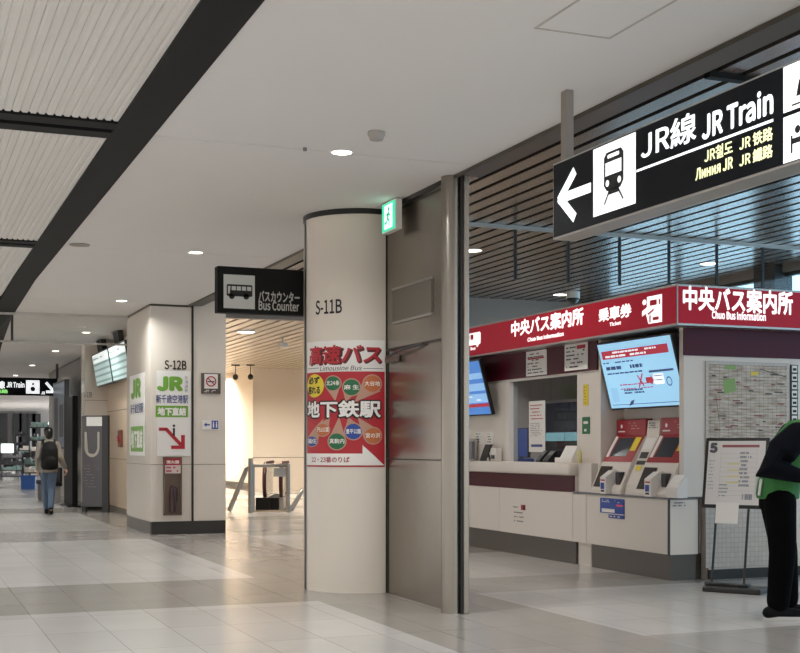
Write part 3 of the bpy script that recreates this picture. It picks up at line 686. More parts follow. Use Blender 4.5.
gfx('ticket_pictogram', ls, WG, [('p', [(x0+w_*.32, z0), (x1, z0), (x1, z1), (x0+w_*.25, z1), (x0+w_*.25, z0+h_*.62), (x0, z0+h_*.5), (x0, z0+h_*.3), (x0+w_*.2, z0+h_*.4)]), ('e', x0+w_*.12, z0+h_*.82, w_*.1, h_*.1)], -.006)
gfx('ticket_details', ls, LRED, [('r', x0+w_*.4, z0+h_*.65, x0+w_*.75, z0+h_*.85), ('r', x0+w_*.85, z0+h_*.65, x0+w_*.92, z0+h_*.85), ('l', x0+w_*.3, z0+h_*.35, x0+w_*.6, z0+h_*.5, .02), ('r', x0+w_*.55, z0+h_*.1, x0+w_*.85, z0+h_*.22), ('r', x0+w_*.38, z0+h_*.05, x0+w_*.45, z0+h_*.3)], -.008)
rs = thing('booth_sign', 'red lightbox sign with white characters above the large wall map', 'sign', (LX+.305, LY, LZ0))
RL = 10.5-LX-.305
MB().box(0, 0, 0, RL, .3, LH, .004).build('housing', ALU, rs)
gfx('red_face', rs, LRED, [('r', -.292, .022, RL-.012, LH-.022)], -.003)
def rl(px, py):
    X, Z = onY(px, py, LY); return X-LX-.305, Z-LZ0
gfx('lettering', rs, WG, [('t', '中央バス案内所', *rl(682.5, 310), *rl(792.5, 291.5), .024), ('t', 'Chuo Bus Information', *rl(711.5, 318.8), *rl(765.5, 312.8), .03)], -.006)
# service counter
sc = thing('service_counter', 'white service counter with maroon band and thick rounded worktop edge', 'counter', (7.2, 12.6, 0))
CL = YE-12.6
MB().box(.03, .0, .26, .15, CL, 1.02).build('body', KWHITE, sc)
MB().box(-.05, .01, 1.02, .155, CL, 1.165, .03).build('worktop', KWHITE, sc, True)
MB().box(.012, .0, .83, .03, CL, 1.02).build('maroon_band', MAROON, sc)
yj = onX(499.6, 510, 7.2)[0]-12.6
for a, b_ in ((.004, yj-.004), (yj+.004, CL)): MB().box(0, a, .265, .03, b_, .825).build('front_panel', KWHITE, sc)
MB().box(.04, 0, 0, .15, CL, .26).build('plinth', PLINTH, sc)
tk = thing('ticket_counter', 'white counter base carrying the two red ticket machines', 'counter', (7.2, 10.66, 0))
TL = 12.295-10.66
MB().box(.03, .02, .26, .345, .1, .82).box(.03, .1, .26, .45, TL-.06, .82).build('body', KWHITE, tk)
MB().box(0, .03, .265, .03, TL-.005, .815).build('front_panel', KWHITE, tk)
MB().box(0, TL+.005, .265, .03, 12.595-10.66, .815).build('front_panel', KWHITE, tk)
MB().box(.012, .0, .265, .345, .02, .815).build('side_panel', KWHITE, tk)
MB().box(-.006, -.006, .82, .35, .07, .84).box(-.006, .07, .82, .45, TL-.06, .84).box(-.006, TL-.06, .82, .06, 12.595-10.66, .84).build('worktop', MGREY, tk)
MB().box(0, .0, .255, .012, .03, .82).build('corner_edge', DGREY, tk)
MB().box(.345, -.004, .255, .355, .02, .84).build('side_edge', DGREY, tk)
MB().box(.04, .03, 0, .34, .1, .26).box(.04, .1, 0, .45, TL-.06, .26).build('plinth', PLINTH, tk)
gfx('print', tk, MGREY, greek(.04, .745, .22, .80, 2, 11), -.002)
# ticket machines
def slope(mb, P0, P1, x0, x1, t0, t1, off):
    d = Vector((P1[0]-P0[0], P1[1]-P0[1])); n_ = Vector((-d.y, d.x)).normalized()*off
    A = Vector(P0)+d*t0+n_; B = Vector(P0)+d*t1+n_
    mb.quad((x0, A.x, A.y), (x1, A.x, A.y), (x1, B.x, B.y), (x0, B.x, B.y)); return mb
WM = .61
A0, A1_, B0, B1, C1 = (.0, .03), (.14, .33), (.15, .345), (.32, .63), (.34, .815)
def machine(label, Y):
    m = thing('ticket_machine', label, 'ticket machine', (7.22, Y, .84), FX, 'red ticket machines in the booth recess')
    MB().prism([(0, 0), A0, A1_, B0, B1, (.42, .63), (.42, 0)], 0, WM, 'x').build('body', KWHITE, m)
    MB().box(.02, .325, .63, WM, .42, .82, .01).build('header', DRED, m)
    gfx('header_lettering', m, PW, [('r', .06, .675, .2, .69)], .322); gfx('header_mark', m, PW, [('e', .13, .74, .022, .022)], .322); gfx('header_lettering', m, mat('pale_red', '#c98a8a', .5), greek(.28, .70, .56, .79, 3, 4, .6, .3), .322)
    slope(MB(), B0, B1, .01, WM-.0, .0, 1.0, .004).build('red_panel', DRED, m)
    slope(MB(), B0, B1, .03, .09, .18, .98, .007).build('side_strip', PAPER, m)
    slope(MB(), B0, B1, .12, .44, .2, .92, .008).build('screen', mat('screen_grey', '#3f434a', .15), m)
    slope(MB(), B0, B1, .46, .57, .42, .94, .008).build('yellow_notice', YEL, m)
    slope(MB(), A0, A1_, .03, .28, .12, .88, .005).build('coin_panel', mat('coin_panel_dark', '#2f2421', .3), m)
    q = MB(); slope(q, A0, A1_, .06, .24, .2, .3, .008); slope(q, A0, A1_, .15, .25, .5, .7, .008); q.build('coin_tray', DGREY, m)
    cr = MB().prism([(-.06, 0), (-.06, .18), (.05, .255), (.10, .255), (.10, 0)], .30, .42, 'x').build('card_reader', WHITE, m)
    gfx('reader_label', cr, BLUE, [('r', .315, .05, .39, .12)], -.062); gfx('reader_mark', cr, RED, [('r', .315, .14, .405, .155)], -.062)
    gfx('reader_slot', cr, INK, [('r', .32, .02, .39, .04)], -.062)
    MB().box(.48, .02, .10, .56, .1, .24, .01).build('coin_slot', DGREY, m)
    return m
machine('red and white ticket machine beside the service window, with larger gap beside it', 12.23)
machine('red and white ticket machine at the booth corner, nearer the wall map', 11.35)
mp = thing('notice_panel', 'slim white panel with slips between the two ticket machines', 'panel', (7.22, 11.61, .84), FX)
MB().prism([(.05, 0), (.07, .1), (.33, .62), (.35, .80), (.42, .80), (.42, 0)], .0, .24, 'x').build('panel', KWHITE, mp)
P0, P1 = (.07, .1), (.33, .62)
slope(MB(), P0, P1, .04, .19, .55, .68, .006).build('dark_slip', DGREY, mp); slope(MB(), P0, P1, .06, .16, .3, .4, .006).build('yellow_slip', YEL, mp)
slope(MB(), P0, P1, .03, .20, .42, .50, .006).build('dark_slip', DGREY, mp); slope(MB(), P0, P1, .03, .21, .74, .97, .006).build('white_slip', PAPER, mp)
gfx('slip_print', mp, MGREY, greek(.03, .66, .21, .78, 5, 8), .34)
lh = thing('leaflet_box', 'small white leaflet box on the ticket counter edge at the booth corner', 'box', (7.20, 10.72, .84), FX)
MB().prism([(.0, 0), (.0, .10), (.10, .2), (.12, .2), (.12, 0)], 0, .2, 'x').build('box', WHITE, lh)
MB().prism([(.02, .11), (.10, .19), (.10, .23), (.03, .15)], .02, .18, 'x').build('leaflets', PAPER, lh)
# televisions
SCR = lit('screen_blue', '#92c4e4', .82); SCR2 = lit('screen_deep_blue', '#3f74b8', .85); SCR3 = lit('screen_light_blue', '#7fa9d6', .85)
SRED = lit('screen_red', '#a02438', .8); SNAVY = lit('screen_navy', '#2b4064', .7); SWHITE = lit('screen_white', '#e6eef4', .9)
def tv(label, loc, W, Hh):
    t = thing('television', label, 'television', loc, FX); t.rotation_euler = (math.radians(15), 0, FX)
    MB().box(0, 0, 0, W, .05, Hh, .006).build('housing', BLACK, t)
    MB().box(W*.35, .05, Hh*.3, W*.65, .12, Hh*.7).build('bracket', DGREY, t); return t
W, Hh = 1.46, .77
t1 = tv('bright blue television showing a bus notice, tilted above the ticket machines', (7.47, 12.2, 1.765), W, Hh)
gfx('screen', t1, SCR, [('r', .02, .02, W-.02, Hh-.02)], -.002)
gfx('title_bar', t1, SRED, [('r', .07, Hh*.75, W-.1, Hh*.87)], -.004)
gfx('title_lettering', t1, SWHITE, greek(.3, Hh*.815, W-.3, Hh*.86, 1, 2, .9)+greek(.14, Hh*.76, W-.16, Hh*.81, 1, 3, .9), -.006)
gfx('lettering', t1, SNAVY, greek(.06, Hh*.66, W*.9, Hh*.73, 1, 4, .8, .25)+greek(.1, Hh*.58, W*.66, Hh*.65, 1, 5, .9, .7)+greek(.1, Hh*.5, W*.66, Hh*.57, 1, 6, .8, .3)+greek(.36, Hh*.22, W*.6, Hh*.30, 2, 7, .8, .6)+[('r', W*.63, Hh*.50, W*.94, Hh*.53), ('r', .06, Hh*.07, W*.95, Hh*.078), ('p', [(W*.27, Hh*.05), (W*.33, Hh*.07), (W*.36, Hh*.14), (W*.31, Hh*.12)])], -.004)
gfx('red_lettering', t1, SRED, greek(.3, Hh*.33, W*.76, Hh*.39, 1, 9, .95, .25)+greek(.3, Hh*.27, W*.74, Hh*.33, 1, 10, .9, .2)+[('l', W*.46, Hh*.30, W*.54, Hh*.50, .02), ('l', W*.47, Hh*.48, W*.53, Hh*.32, .02), ('p', [(W*.57, Hh*.36), (W*.57, Hh*.44), (W*.64, Hh*.44), (W*.64, Hh*.47), (W*.67, Hh*.40), (W*.64, Hh*.33), (W*.64, Hh*.36)])], -.004)
gfx('bus_drawing', t1, SWHITE, [('rr', W*.67, Hh*.33, W*.80, Hh*.48, .02)], -.003); gfx('figure_drawing', t1, lit('screen_pale_blue', '#86b6d6', .85), [('rr', W*.06, Hh*.12, W*.16, Hh*.33, .02)], -.003)
gfx('drawing_lines', t1, SNAVY, [('ring', W*.86, Hh*.36, .05, .012), ('l', W*.68, Hh*.45, W*.79, Hh*.45, .008), ('l', W*.69, Hh*.39, W*.78, Hh*.39, .008)], -.005)
yr = 14.82; W2 = 1.4
t2 = tv('deep blue television tilted on the booth wall near the steel post', (7.262, yr+W2, 1.77), W2, .76)
gfx('screen', t2, SCR2, [('r', .02, .02, W2-.02, .74)], -.002)
gfx('bands', t2, SCR3, [('r', .02, .18, W2-.02, .30), ('r', .02, .34, W2-.02, .44), ('r', .02, .50, W2-.02, .58)], -.004)
gfx('red_bar', t2, SRED, [('r', .02, .12, W2-.02, .165)], -.004)
gfx('lettering', t2, SWHITE, greek(.1, .19, W2-.1, .29, 2, 3, .8, .3)+greek(.1, .35, W2-.1, .43, 2, 4, .8, .3), -.006)
# notices round the booth
def notice(name, label, px0, py0, px1, py1, X, rows, seed, m=PAPER, ink=INK, cat='notice', extra=None, group=None):
    Y0, zt = onX(px0, py0, X); Y1, _ = onX(px1, py0, X); _, zb = onX((px0+px1)/2, py1, X)
    _, zt = onX((px0+px1)/2, py0, X)
    n_ = thing(name, label, cat, (X, Y0, zb), FX, group); w, h = Y0-Y1, zt-zb
    MB().box(0, -.006, 0, w, 0, h).build('sheet', m, n_)
    if rows: gfx('print', n_, ink, greek(w*.08, h*.06, w*.92, h*.94, rows, seed, .7, .35), -.008)
    if extra: extra(n_, w, h)
    return n_
notice('paper_notice', 'white paper notice hanging below the booth sign over the service window', 526.5, 350.5, 547, 375.5, 7.335, 7, 1, extra=lambda n_, w, h: gfx('red_line', n_, RED, [('r', w*.1, h*.66, w*.9, h*.72)], -.010))
notice('paper_notice', 'white paper notice with red mark beside the tilted television', 565, 343.5, 588, 370, 7.335, 6, 2, extra=lambda n_, w, h: gfx('red_mark', n_, RED, [('r', w*.55, h*.78, w*.92, h*.92)], -.010))
notice('yellow_sticker', 'tall yellow sticker on the white booth pillar', 583.8, 384.5, 588.5, 405.5, KX, 6, 3, YEL, ORANGE, 'sticker')
notice('green_sticker', 'dark green sticker on the white booth pillar', 582.6, 417, 590, 434, KX, 0, 4, TEALG, cat='sticker', extra=lambda n_, w, h: gfx('print', n_, PW, [('r', w*.2, h*.6, w*.8, h*.75), ('r', w*.3, h*.15, w*.6, h*.3)], -.008))
notice('window_notice', 'tall white notice with red print stuck on the service window', 529.3, 401, 545.3, 452, KX-.012, 0, 5, extra=lambda n_, w, h: (gfx('red_print', n_, RED, greek(w*.1, h*.62, w*.9, h*.95, 5, 6, .85, .3), -.008), gfx('print', n_, MGREY, greek(w*.1, h*.30, w*.9, h*.58, 8, 7, .8, .3), -.008), gfx('dark_label', n_, NAVY, [('r', w*.15, h*.10, w*.85, h*.15)], -.008)))
notice('blue_notice', 'blue and white notice stuck on the ticket counter front', 600.5, 498.5, 624.5, 513.5, 7.197, 0, 8, BLUE, extra=lambda n_, w, h: (gfx('print', n_, PW, [('r', w*.08, h*.06, w*.62, h*.3)]+greek(w*.08, h*.7, w*.9, h*.92, 2, 3, .6, .3), -.008), gfx('red_mark', n_, SRED, [('r', w*.7, h*.5, w*.95, h*.62)], -.008)))
notice('blue_label', 'small blue label under the blue notice on the ticket counter', 609, 515, 624.5, 518.5, 7.2, 1, 9, BLUE, PW, 'label')
gy, gz = onX(512, 505, 7.2)
ct = thing('counter_lettering', 'small printed lines with red mark on the white service counter front', 'lettering', (7.2, gy, gz-.25), FX)
gfx('print', ct, MGREY, greek(.06, .03, .36, .19, 3, 12, .9, .3)+greek(.04, .215, .22, .245, 1, 13, .9, .5), -.003)
gfx('red_mark', ct, RED, [('r', .25, .20, .37, .265)], -.003); gfx('dark_mark', ct, MAROON, [('r', .31, .20, .37, .265)], -.005)
# papers on the wall left of the window
for px0, px1, s_, lab in ((476, 483.5, 3, 'white paper with small print on the booth wall under the blue television'), (487, 493.5, 4, 'white paper on the booth wall beside the service window')):
    notice('wall_paper_notice', lab, px0, 432, px1, 444, KX, 4, s_)
# things on the counter top
ZT = 1.165
tb = thing('tablet_stand', 'black tablet on a stand on the white service counter', 'tablet', (7.24, onX(486, 460, 7.24)[0], ZT), FX)
MB().prism([(-.05, 0), (-.045, 0), (.05, .22), (.035, .22)], -.1, .1, 'x').build('screen', BLACK, tb); MB().prism([(.02, .1), (.03, .1), (.08, 0), (.07, 0)], -.03, .03, 'x').build('stand', DGREY, tb)
def at_counter(px, X=7.26): return (X, onX(px, 460, X)[0], ZT)
for i, (px, w, lab) in enumerate(((541.5, .10, 'small black card terminal at the foot of the tall window notice'), (549, .14, 'larger black card terminal on the service counter'))):
    c_ = thing('card_terminal', lab, 'card terminal', at_counter(px), FX)
    MB().prism([(-.05, 0), (-.05, .03), (.06, .14), (.07, .14), (.07, 0)], -w/2, w/2, 'x').build('body', BLACK, c_)
    slope(MB(), (-.05, .03), (.06, .14), -w*.35, w*.35, .5, .9, .003).build('screen', MGREY, c_)
pt = thing('paper_tray', 'white paper tray on the service counter near the booth pillar', 'tray', at_counter(566.5), FX)
MB().box(-.2, -.05, 0, .2, .08, .06, .01).build('tray', WHITE, pt); MB().prism([(-.02, .06), (.07, .06), (.07, .2), (.06, .2)], -.12, .16, 'x').build('leaflets', PAPER, pt)
hs = thing('pump_bottle', 'small clear yellow pump bottle on the service counter', 'bottle', at_counter(579.5, 7.25))
MB().tube([(0, 0, 0), (0, 0, .12), (0, 0, .15)], [.03, .03, .012], 16).build('bottle', mat('bottle_yellow', '#cfc38c', .3), hs, True); MB().tube([(0, 0, .15), (0, 0, .19), (-.05, 0, .19)], .007, 8).build('pump', WHITE, hs)
lb = thing('leaflet_stand', 'clear leaflet stand with dark leaflets on the service counter by the steel post', 'stand', at_counter(470), FX)
MB().box(-.14, -.03, 0, .10, .05, .02).box(-.14, .03, 0, .10, .05, .3).build('rack', ALU, lb); MB().box(-.12, -.01, .02, .08, .03, .26).build('leaflets', MGREY, lb)
wb = thing('white_dispenser', 'white dispenser box on the service counter beside the black tablet', 'dispenser', at_counter(496, 7.28), FX)
MB().box(-.09, -.04, 0, .07, .05, .17, .01).build('body', WHITE, wb); MB().box(-.06, -.043, .03, .04, -.03, .08).build('slot', DGREY, wb)
# inside the booth
def desk_monitor(label, px, X, z, w, h, m, t0=0.):
    Y, _ = onX(px, 440, X)
    t = thing('desk_monitor', label, 'monitor', (X, Y, z), FX)
    MB().box(-w/2, 0, .36, w/2, .04, .36+h).build('housing', BLACK, t); MB().box(-.03, .02, 0, .03, .05, .38).box(-.12, -.02, 0, .12, .1, .012).build('stand', BLACK, t)
    gfx('screen', t, m, [('r', -w/2+.015, .375+h*t0, w/2-.015, .345+h)], -.003); return t
dk = thing('office_desk', 'grey desk behind the service window glass', 'desk', (7.95, 12.8, 0))
MB().box(0, 0, .80, .7, 4.1, .84).build('desktop', MGREY, dk)
for a in (.05, 4.0):
    for b_ in (.05, .65): MB().cyl((b_, a, .4), .025, .8, seg=12).build('leg', DGREY, dk)
desk_monitor('blue lit monitor behind the service window beside the tall notice', 519, 8.2, .84, .55, .42, lit('screen_office_blue', '#35569c', .6))
desk_monitor('monitor with pale teal screen behind the service window, the wider one', 555, 8.25, .84, .60, .36, lit('screen_teal', '#8fc4c4', .9), .6)
desk_monitor('monitor with pale teal screen behind the glass next to the booth pillar', 574, 8.2, .84, .5, .36, lit('screen_teal'), .6)
for px, lab in ((517, 'blue office chair back behind the service window below the blue monitor'), (553, 'blue office chair back behind the card terminals')):
    Y, _ = onX(px, 450, 7.75); ch = thing('office_chair', lab, 'chair', (7.75, Y, 0), FX)
    CB = mat('chair_blue', '#2f4a9a', .7)
    MB().box(-.23, .0, .42, .23, .1, .5, .03).build('seat', CB, ch, True); MB().box(-.22, .1, .6, .22, .16, 1.2, .03).build('backrest', CB, ch, True)
    MB().cyl((0, .06, .25), .03, .36, seg=12).build('column', BLACK, ch); MB().box(-.25, .04, 0, .25, .09, .05).box(-.02, -.1, 0, .02, .16, .05).build('base', BLACK, ch); MB().box(-.03, .1, .45, .03, .14, .65).build('back_support', BLACK, ch)
# wall map
mx0, mz0 = onY(705.5, 574, 10.63); mx1, mz1 = onY(788.7, 363.5, 10.63)
wm = thing('wall_map', 'tall tan street map with green park patches on the booth end wall', 'map', (mx0, 10.635, .12))
MW, MH = mx1-mx0, mz1-.12
def map_mat():
    m = bpy.data.materials.new('street_map'); m.use_nodes = True; nt = m.node_tree; N = nt.nodes; L = nt.links; b = N['Principled BSDF']; b.inputs['Roughness'].default_value = .35
    tc = N.new('ShaderNodeTexCoord'); mpg = N.new('ShaderNodeMapping'); mpg.inputs['Scale'].default_value = (5, 1, 34); nz = N.new('ShaderNodeTexNoise'); nz.inputs['Scale'].default_value = 1.3; nz.inputs['Detail'].default_value = 5
    L.new(tc.outputs['Object'], mpg.inputs[0]); L.new(mpg.outputs[0], nz.inputs['Vector'])
    cr = N.new('ShaderNodeValToRGB'); e = cr.color_ramp.elements
    e[0].position = .30; e[0].color = lin('#937c68'); e[1].position = .62; e[1].color = lin('#cfc2b3')
    x = e.new(.45); x.color = lin('#b9a691')
    L.new(nz.outputs['Fac'], cr.inputs[0])
    mp2 = N.new('ShaderNodeMapping'); mp2.inputs['Rotation'].default_value = (-PI/2, 0, 0); L.new(tc.outputs['Object'], mp2.inputs[0])
    bk = N.new('ShaderNodeTexBrick'); bk.offset = 0; bk.inputs['Scale'].default_value = 1; bk.inputs['Brick Width'].default_value = .055; bk.inputs['Row Height'].default_value = .03; bk.inputs['Mortar Size'].default_value = .003
    bk.inputs['Color1'].default_value = (1, 1, 1, 1); bk.inputs['Color2'].default_value = (.93, .93, .93, 1); bk.inputs['Mortar'].default_value = (.62, .6, .58, 1)
    L.new(mp2.outputs[0], bk.inputs['Vector'])
    mm = N.new('ShaderNodeMix'); mm.data_type = 'RGBA'; mm.blend_type = 'MULTIPLY'; mm.inputs[0].default_value = 1
    L.new(cr.outputs[0], mm.inputs[6]); L.new(bk.outputs[0], mm.inputs[7]); L.new(mm.outputs[2], b.inputs['Base Color']); return m
def grid_mat():
    m = bpy.data.materials.new('grid_panel'); m.use_nodes = True; nt = m.node_tree; N = nt.nodes; L = nt.links; b = N['Principled BSDF']; b.inputs['Roughness'].default_value = .35
    tc = N.new('ShaderNodeTexCoord'); mp2 = N.new('ShaderNodeMapping'); mp2.inputs['Rotation'].default_value = (-PI/2, 0, 0); L.new(tc.outputs['Object'], mp2.inputs[0])
    bk = N.new('ShaderNodeTexBrick'); bk.offset = 0; bk.inputs['Scale'].default_value = 1; bk.inputs['Brick Width'].default_value = .05; bk.inputs['Row Height'].default_value = .05; bk.inputs['Mortar Size'].default_value = .004
    bk.inputs['Color1'].default_value = lin('#c9c2bb'); bk.inputs['Color2'].default_value = lin('#c0b9b2'); bk.inputs['Mortar'].default_value = lin('#b3aba3')
    L.new(mp2.outputs[0], bk.inputs['Vector']); L.new(bk.outputs[0], b.inputs['Base Color']); return m
MB().box(0, -.01, 0, MW, 0, MH).build('grid_panel', grid_mat(), wm)
ml, mb_ = .035, MH*.40
MB().box(ml, -.013, mb_, MW-.03, -.01, MH-.03).build('map_sheet', map_mat(), wm)
def mpt(px, py):
    X, Z = onY(px, py, 10.62); return X-mx0, Z-.12
for g_ in (('r', *mpt(724.5, 369), *mpt(736, 365.5)), ('p', [mpt(723, 380), mpt(735, 378), mpt(736, 391), mpt(724, 394)])): gfx('park', wm, mat('park_green', '#86a860', .5), [g_], -.015)
rr = random.Random(5); sh = []
for i in range(34):
    px, py = rr.uniform(711, 780), rr.uniform(372, 430); w_ = rr.uniform(3, 9); a = mpt(px, py+1.2); b_ = mpt(px+w_, py); sh.append(('r', a[0], a[1], b_[0], b_[1]))
for g_ in sh[:20]: gfx('place_name', wm, mat('map_red', '#8a4a44', .5), [g_], -.015)
for g_ in sh[20:]: gfx('street_name', wm, mat('map_dark', '#4a433f', .5), [g_], -.015)
gfx('yellow_patch', wm, YEL, [('r', *mpt(751, 375), *mpt(758, 372))], -.016)
gfx('railway_line', wm, mat('map_dark'), [('l', *mpt(760, 369), *mpt(786, 377), .008), ('l', *mpt(716, 396), *mpt(719, 420), .006)], -.015)
lx0, lz0 = onY(790.5, 440, 10.63); lx1, lz1 = onY(797.5, 365, 10.63)
ml_ = thing('map_legend', 'narrow black framed legend strip beside the wall map', 'sign', (lx0, 10.635, lz0))
MB().box(0, -.012, 0, lx1-lx0, 0, lz1-lz0).build('frame', BLACK, ml_)
hh = lz1-lz0
gfx('boxes', ml_, PAPER, [('r', .012, hh*(i/9)+.008, lx1-lx0-.012, hh*((i+1)/9)-.008) for i in range(9)], -.014)
gfx('print', ml_, INK, [('r', .022, hh*((i+.3)/9), lx1-lx0-.022, hh*((i+.6)/9)) for i in range(9)], -.016)
# easel notice stand
ez = thing('easel_sign', 'black framed timetable board on a black floor stand before the wall map', 'notice board', (*onZ(728.5, 591, 0), 0), math.radians(-56))
R_ = Matrix.Rotation(math.radians(-11), 4, 'X')
EM = lambda z: Matrix.Translation((0, .0, 0)) @ R_
BW, BZ0, BZ1 = .62, .78, 1.46
MB().box(-BW/2, -.03, BZ0, BW/2, 0, BZ1, .008, M=R_).build('frame', BLACK, ez)
def eg(name, m, sh, y, par=ez):
    o = gfx(name, par, m, sh, y); o.data.transform(R_); return o
eg('sheet', mat('board_white', '#dedad8', .3), [('r', -BW/2+.032, BZ0+.032, BW/2-.032, BZ1-.032)], -.032)
eg('heading_bar', mat('heading_red', '#9c5a62', .5), [('r', -.14, 1.365, .22, 1.39)], -.034)
eg('number_mark', mat('mark_grey', '#55565c', .5), [('t', '5', -.265, 1.31, -.185, 1.41, .06)], -.034)
eg('timetable_lettering', mat('print_grey', '#8d8f9a', .5), greek(.04, .98, .16, 1.33, 9, 3, .9, .55)+greek(-.26, .95, -.2, 1.25, 9, 5, .8, .25)+greek(-.15, .88, -.05, 1.02, 4, 9, .9, .35)+greek(.08, .86, .22, .92, 1, 4, .9, .9), -.034)
eg('table_lines', mat('pale_print', '#c3c0c2', .5), [('r', -.15, .90+.045*i, .2, .903+.045*i) for i in range(10)]+[('r', -.15, .86, -.147, 1.35), ('r', .2, .86, .203, 1.35)], -.033)
eg('yellow_lines', mat('pale_yellow', '#d9cf7a', .5), [('r', -.08, 1.02+.06*i, .04, 1.03+.06*i) for i in range(4)], -.0345)
nt_ = MB().box(-.16, -.045, .63, .06, -.04, .83, M=R_).build('clipped_note', PAPER, ez)
for sx in (-.17, .14):
    MB().tube([R_ @ Vector((sx, .005, .03)), R_ @ Vector((sx, .005, BZ0+.1))], .012, 10).build('leg', BLACK, ez)
MB().box(-.19, -.18, 0, .36, .16, .05, .01).box(-.22, -.05, .045, .20, .05, .075, .01).build('base', BLACK, ez)
# ================================================================== PEOPLE
def organic(name, parts, voxel, m, parent, smooth_it=6):
    mb = MB()
    for p in parts:
        if p[0] == 't': 
            pts = [Vector(q) for q in p[1]]; rad = p[2]
            mb.tube(pts, rad, 14)
            for q, r in ((pts[0], rad[0]), (pts[-1], rad[-1])):
                if not isinstance(r, tuple): mb.ell(q, (r, r, r), 14)
        else: mb.ell(p[1], p[2], 20, p[3] if len(p) > 3 else None)
    bmesh.ops.recalc_face_normals(mb.bm, faces=mb.bm.faces[:])
    me = bpy.data.meshes.new(name); mb.bm.to_mesh(me); mb.bm.free()
    o = bpy.data.objects.new(name, me); COL.objects.link(o)
    md = o.modifiers.new('r', 'REMESH'); md.mode = 'VOXEL'; md.voxel_size = voxel
    sm = o.modifiers.new('s', 'SMOOTH'); sm.iterations = smooth_it; sm.factor = .5
    dg = bpy.context.evaluated_depsgraph_get(); m2 = bpy.data.meshes.new_from_object(o.evaluated_get(dg))
    COL.objects.unlink(o); bpy.data.objects.remove(o)
    m2.name = name; m2.materials.clear(); m2.materials.append(m)
    m2.polygons.foreach_set('use_smooth', [True]*len(m2.polygons))
    o = bpy.data.objects.new(name, m2); COL.objects.link(o); o.parent = parent; return o
def lerp(a, b, t): return tuple(a[i]+(b[i]-a[i])*t for i in range(3))
def hand(w, e, side, curl=.5):
    """hand parts at wrist w continuing the forearm direction from elbow e; side=+1 right, -1 left"""
    w = Vector(w); d = (w-Vector(e)).normalized(); s = Vector((side, 0, 0)); s = (s-d*s.dot(d)).normalized(); f = d.cross(s).normalized()*side
    out = [('t', [w, w+d*.04, w+d*.09], [.024, (.030), .030])]
    # palm plane spanned by d and f (thumb towards f)
    for i, ln in enumerate((.070, .078, .072, .058)):
        o0 = w+d*.085+f*(.030-.020*i); c = -s*side*0
        k1 = o0+d*ln*.5-s*.012*curl*2; k2 = k1+d*ln*.35-s*.03*curl*2; k3 = k2+d*ln*.15-s*.03*curl*2
        out.append(('t', [o0-d*.03, o0, k1, k2, k3], [.010, .010, .0095, .0085, .0075]))
    t0 = w+d*.03+f*.02; out.append(('t', [t0, t0+f*.028+d*.025, t0+f*.035+d*.055-s*.01], [.013, .012, .009]))
    return out
def head_parts(h, fwd):
    h = Vector(h); f = Vector(fwd).normalized()
    R = Matrix.Rotation(math.atan2(-f.x, f.y), 3, 'Z')
    P = lambda x, y, z: h+R @ Vector((x, y, z))
    return [('e', P(0, -.01, .02), (.076, .096, .100), R), ('e', P(0, .03, -.05), (.056, .062, .062), R), ('e', P(0, .098, -.02), (.014, .018, .022), R), ('e', P(0, .09, -.065), (.026, .012, .008), R),
            ('e', P(.077, 0, -.015), (.012, .022, .034), R), ('e', P(-.077, 0, -.015), (.012, .022, .034), R)], P, R
SKIN = mat('skin', '#c79a80', .55)
def eyes(P, R, root):
    for sx in (-.03, .03):
        MB().ell(P(sx, .083, .005), (.011, .008, .008), 12).build('eye', INK, root, True)
# --- walking traveller seen from behind
pw_ = thing('person', 'person in beige jacket and jeans walking away with black backpack', 'person', (*onZ(48.5, 514, 0), 0))
hx = .02
J = dict(hipL=(-.08, 0, .90), hipR=(.08, 0, .90), knL=(-.055, .08, .50), knR=(.055, -.02, .48), anL=(-.02, .18, .10), anR=(.025, -.20, .13),
         shL=(-.165, .02, 1.40), shR=(.165, .02, 1.40), elL=(-.205, -.05, 1.13), elR=(.235, .0, 1.13), wrL=(-.20, .05, .90), wrR=(.33, .08, .93), ne=(0, .03, 1.47), he=(.0, .06, 1.615))
hp, P, R = head_parts(J['he'], (-.15, 1, 0))
body = [('t', [(0, 0, .88), (0, .0, 1.05), (0, .01, 1.25), (0, .02, 1.40), J['ne'], (.0, .04, 1.56)], [(.14, .10), (.13, .09), (.15, .10), (.15, .09), (.05, .05), (.048, .05)])]+hp
for s_, sd in (('L', -1), ('R', 1)):
    body += [('t', [J['hip'+s_], J['kn'+s_], J['an'+s_]], [.075, .052, .036]), ('t', [J['sh'+s_], J['el'+s_], J['wr'+s_]], [.045, .038, .025])]+hand(J['wr'+s_], J['el'+s_], sd)
    a = Vector(J['an'+s_]); body.append(('t', [a+Vector((0, -.04, -.06)), a+Vector((0, .12, -.07))], [.035, .03]))
organic('body', body, .009, SKIN, pw_); eyes(P, R, pw_)
BEIGE = mat('jacket_beige', '#938c82', .85, bump=.3, nscale=20); JEANS = mat('jeans_blue', '#53657c', .85, bump=.2, nscale=40); SHOE = mat('shoe_black', '#0d0d0e', .7, spec=.2)
jk = [('t', [(0, .0, .83), (0, .0, .95), (0, .01, 1.2), (0, .02, 1.38), (0, .03, 1.46)], [(.175, .13), (.17, .135), (.175, .14), (.165, .13), (.08, .075)]), ('t', [(-.145, .02, 1.40), (0, .0, 1.43), (.145, .02, 1.40)], [.07, .085, .07]), ('t', [(-.05, -.06, 1.43), (.05, -.06, 1.43)], [.05, .05])]
for s_ in 'LR': jk.append(('t', [J['sh'+s_], J['el'+s_], lerp(J['el'+s_], J['wr'+s_], .92)], [.072, .066, .052]))
organic('jacket', jk, .014, BEIGE, pw_)
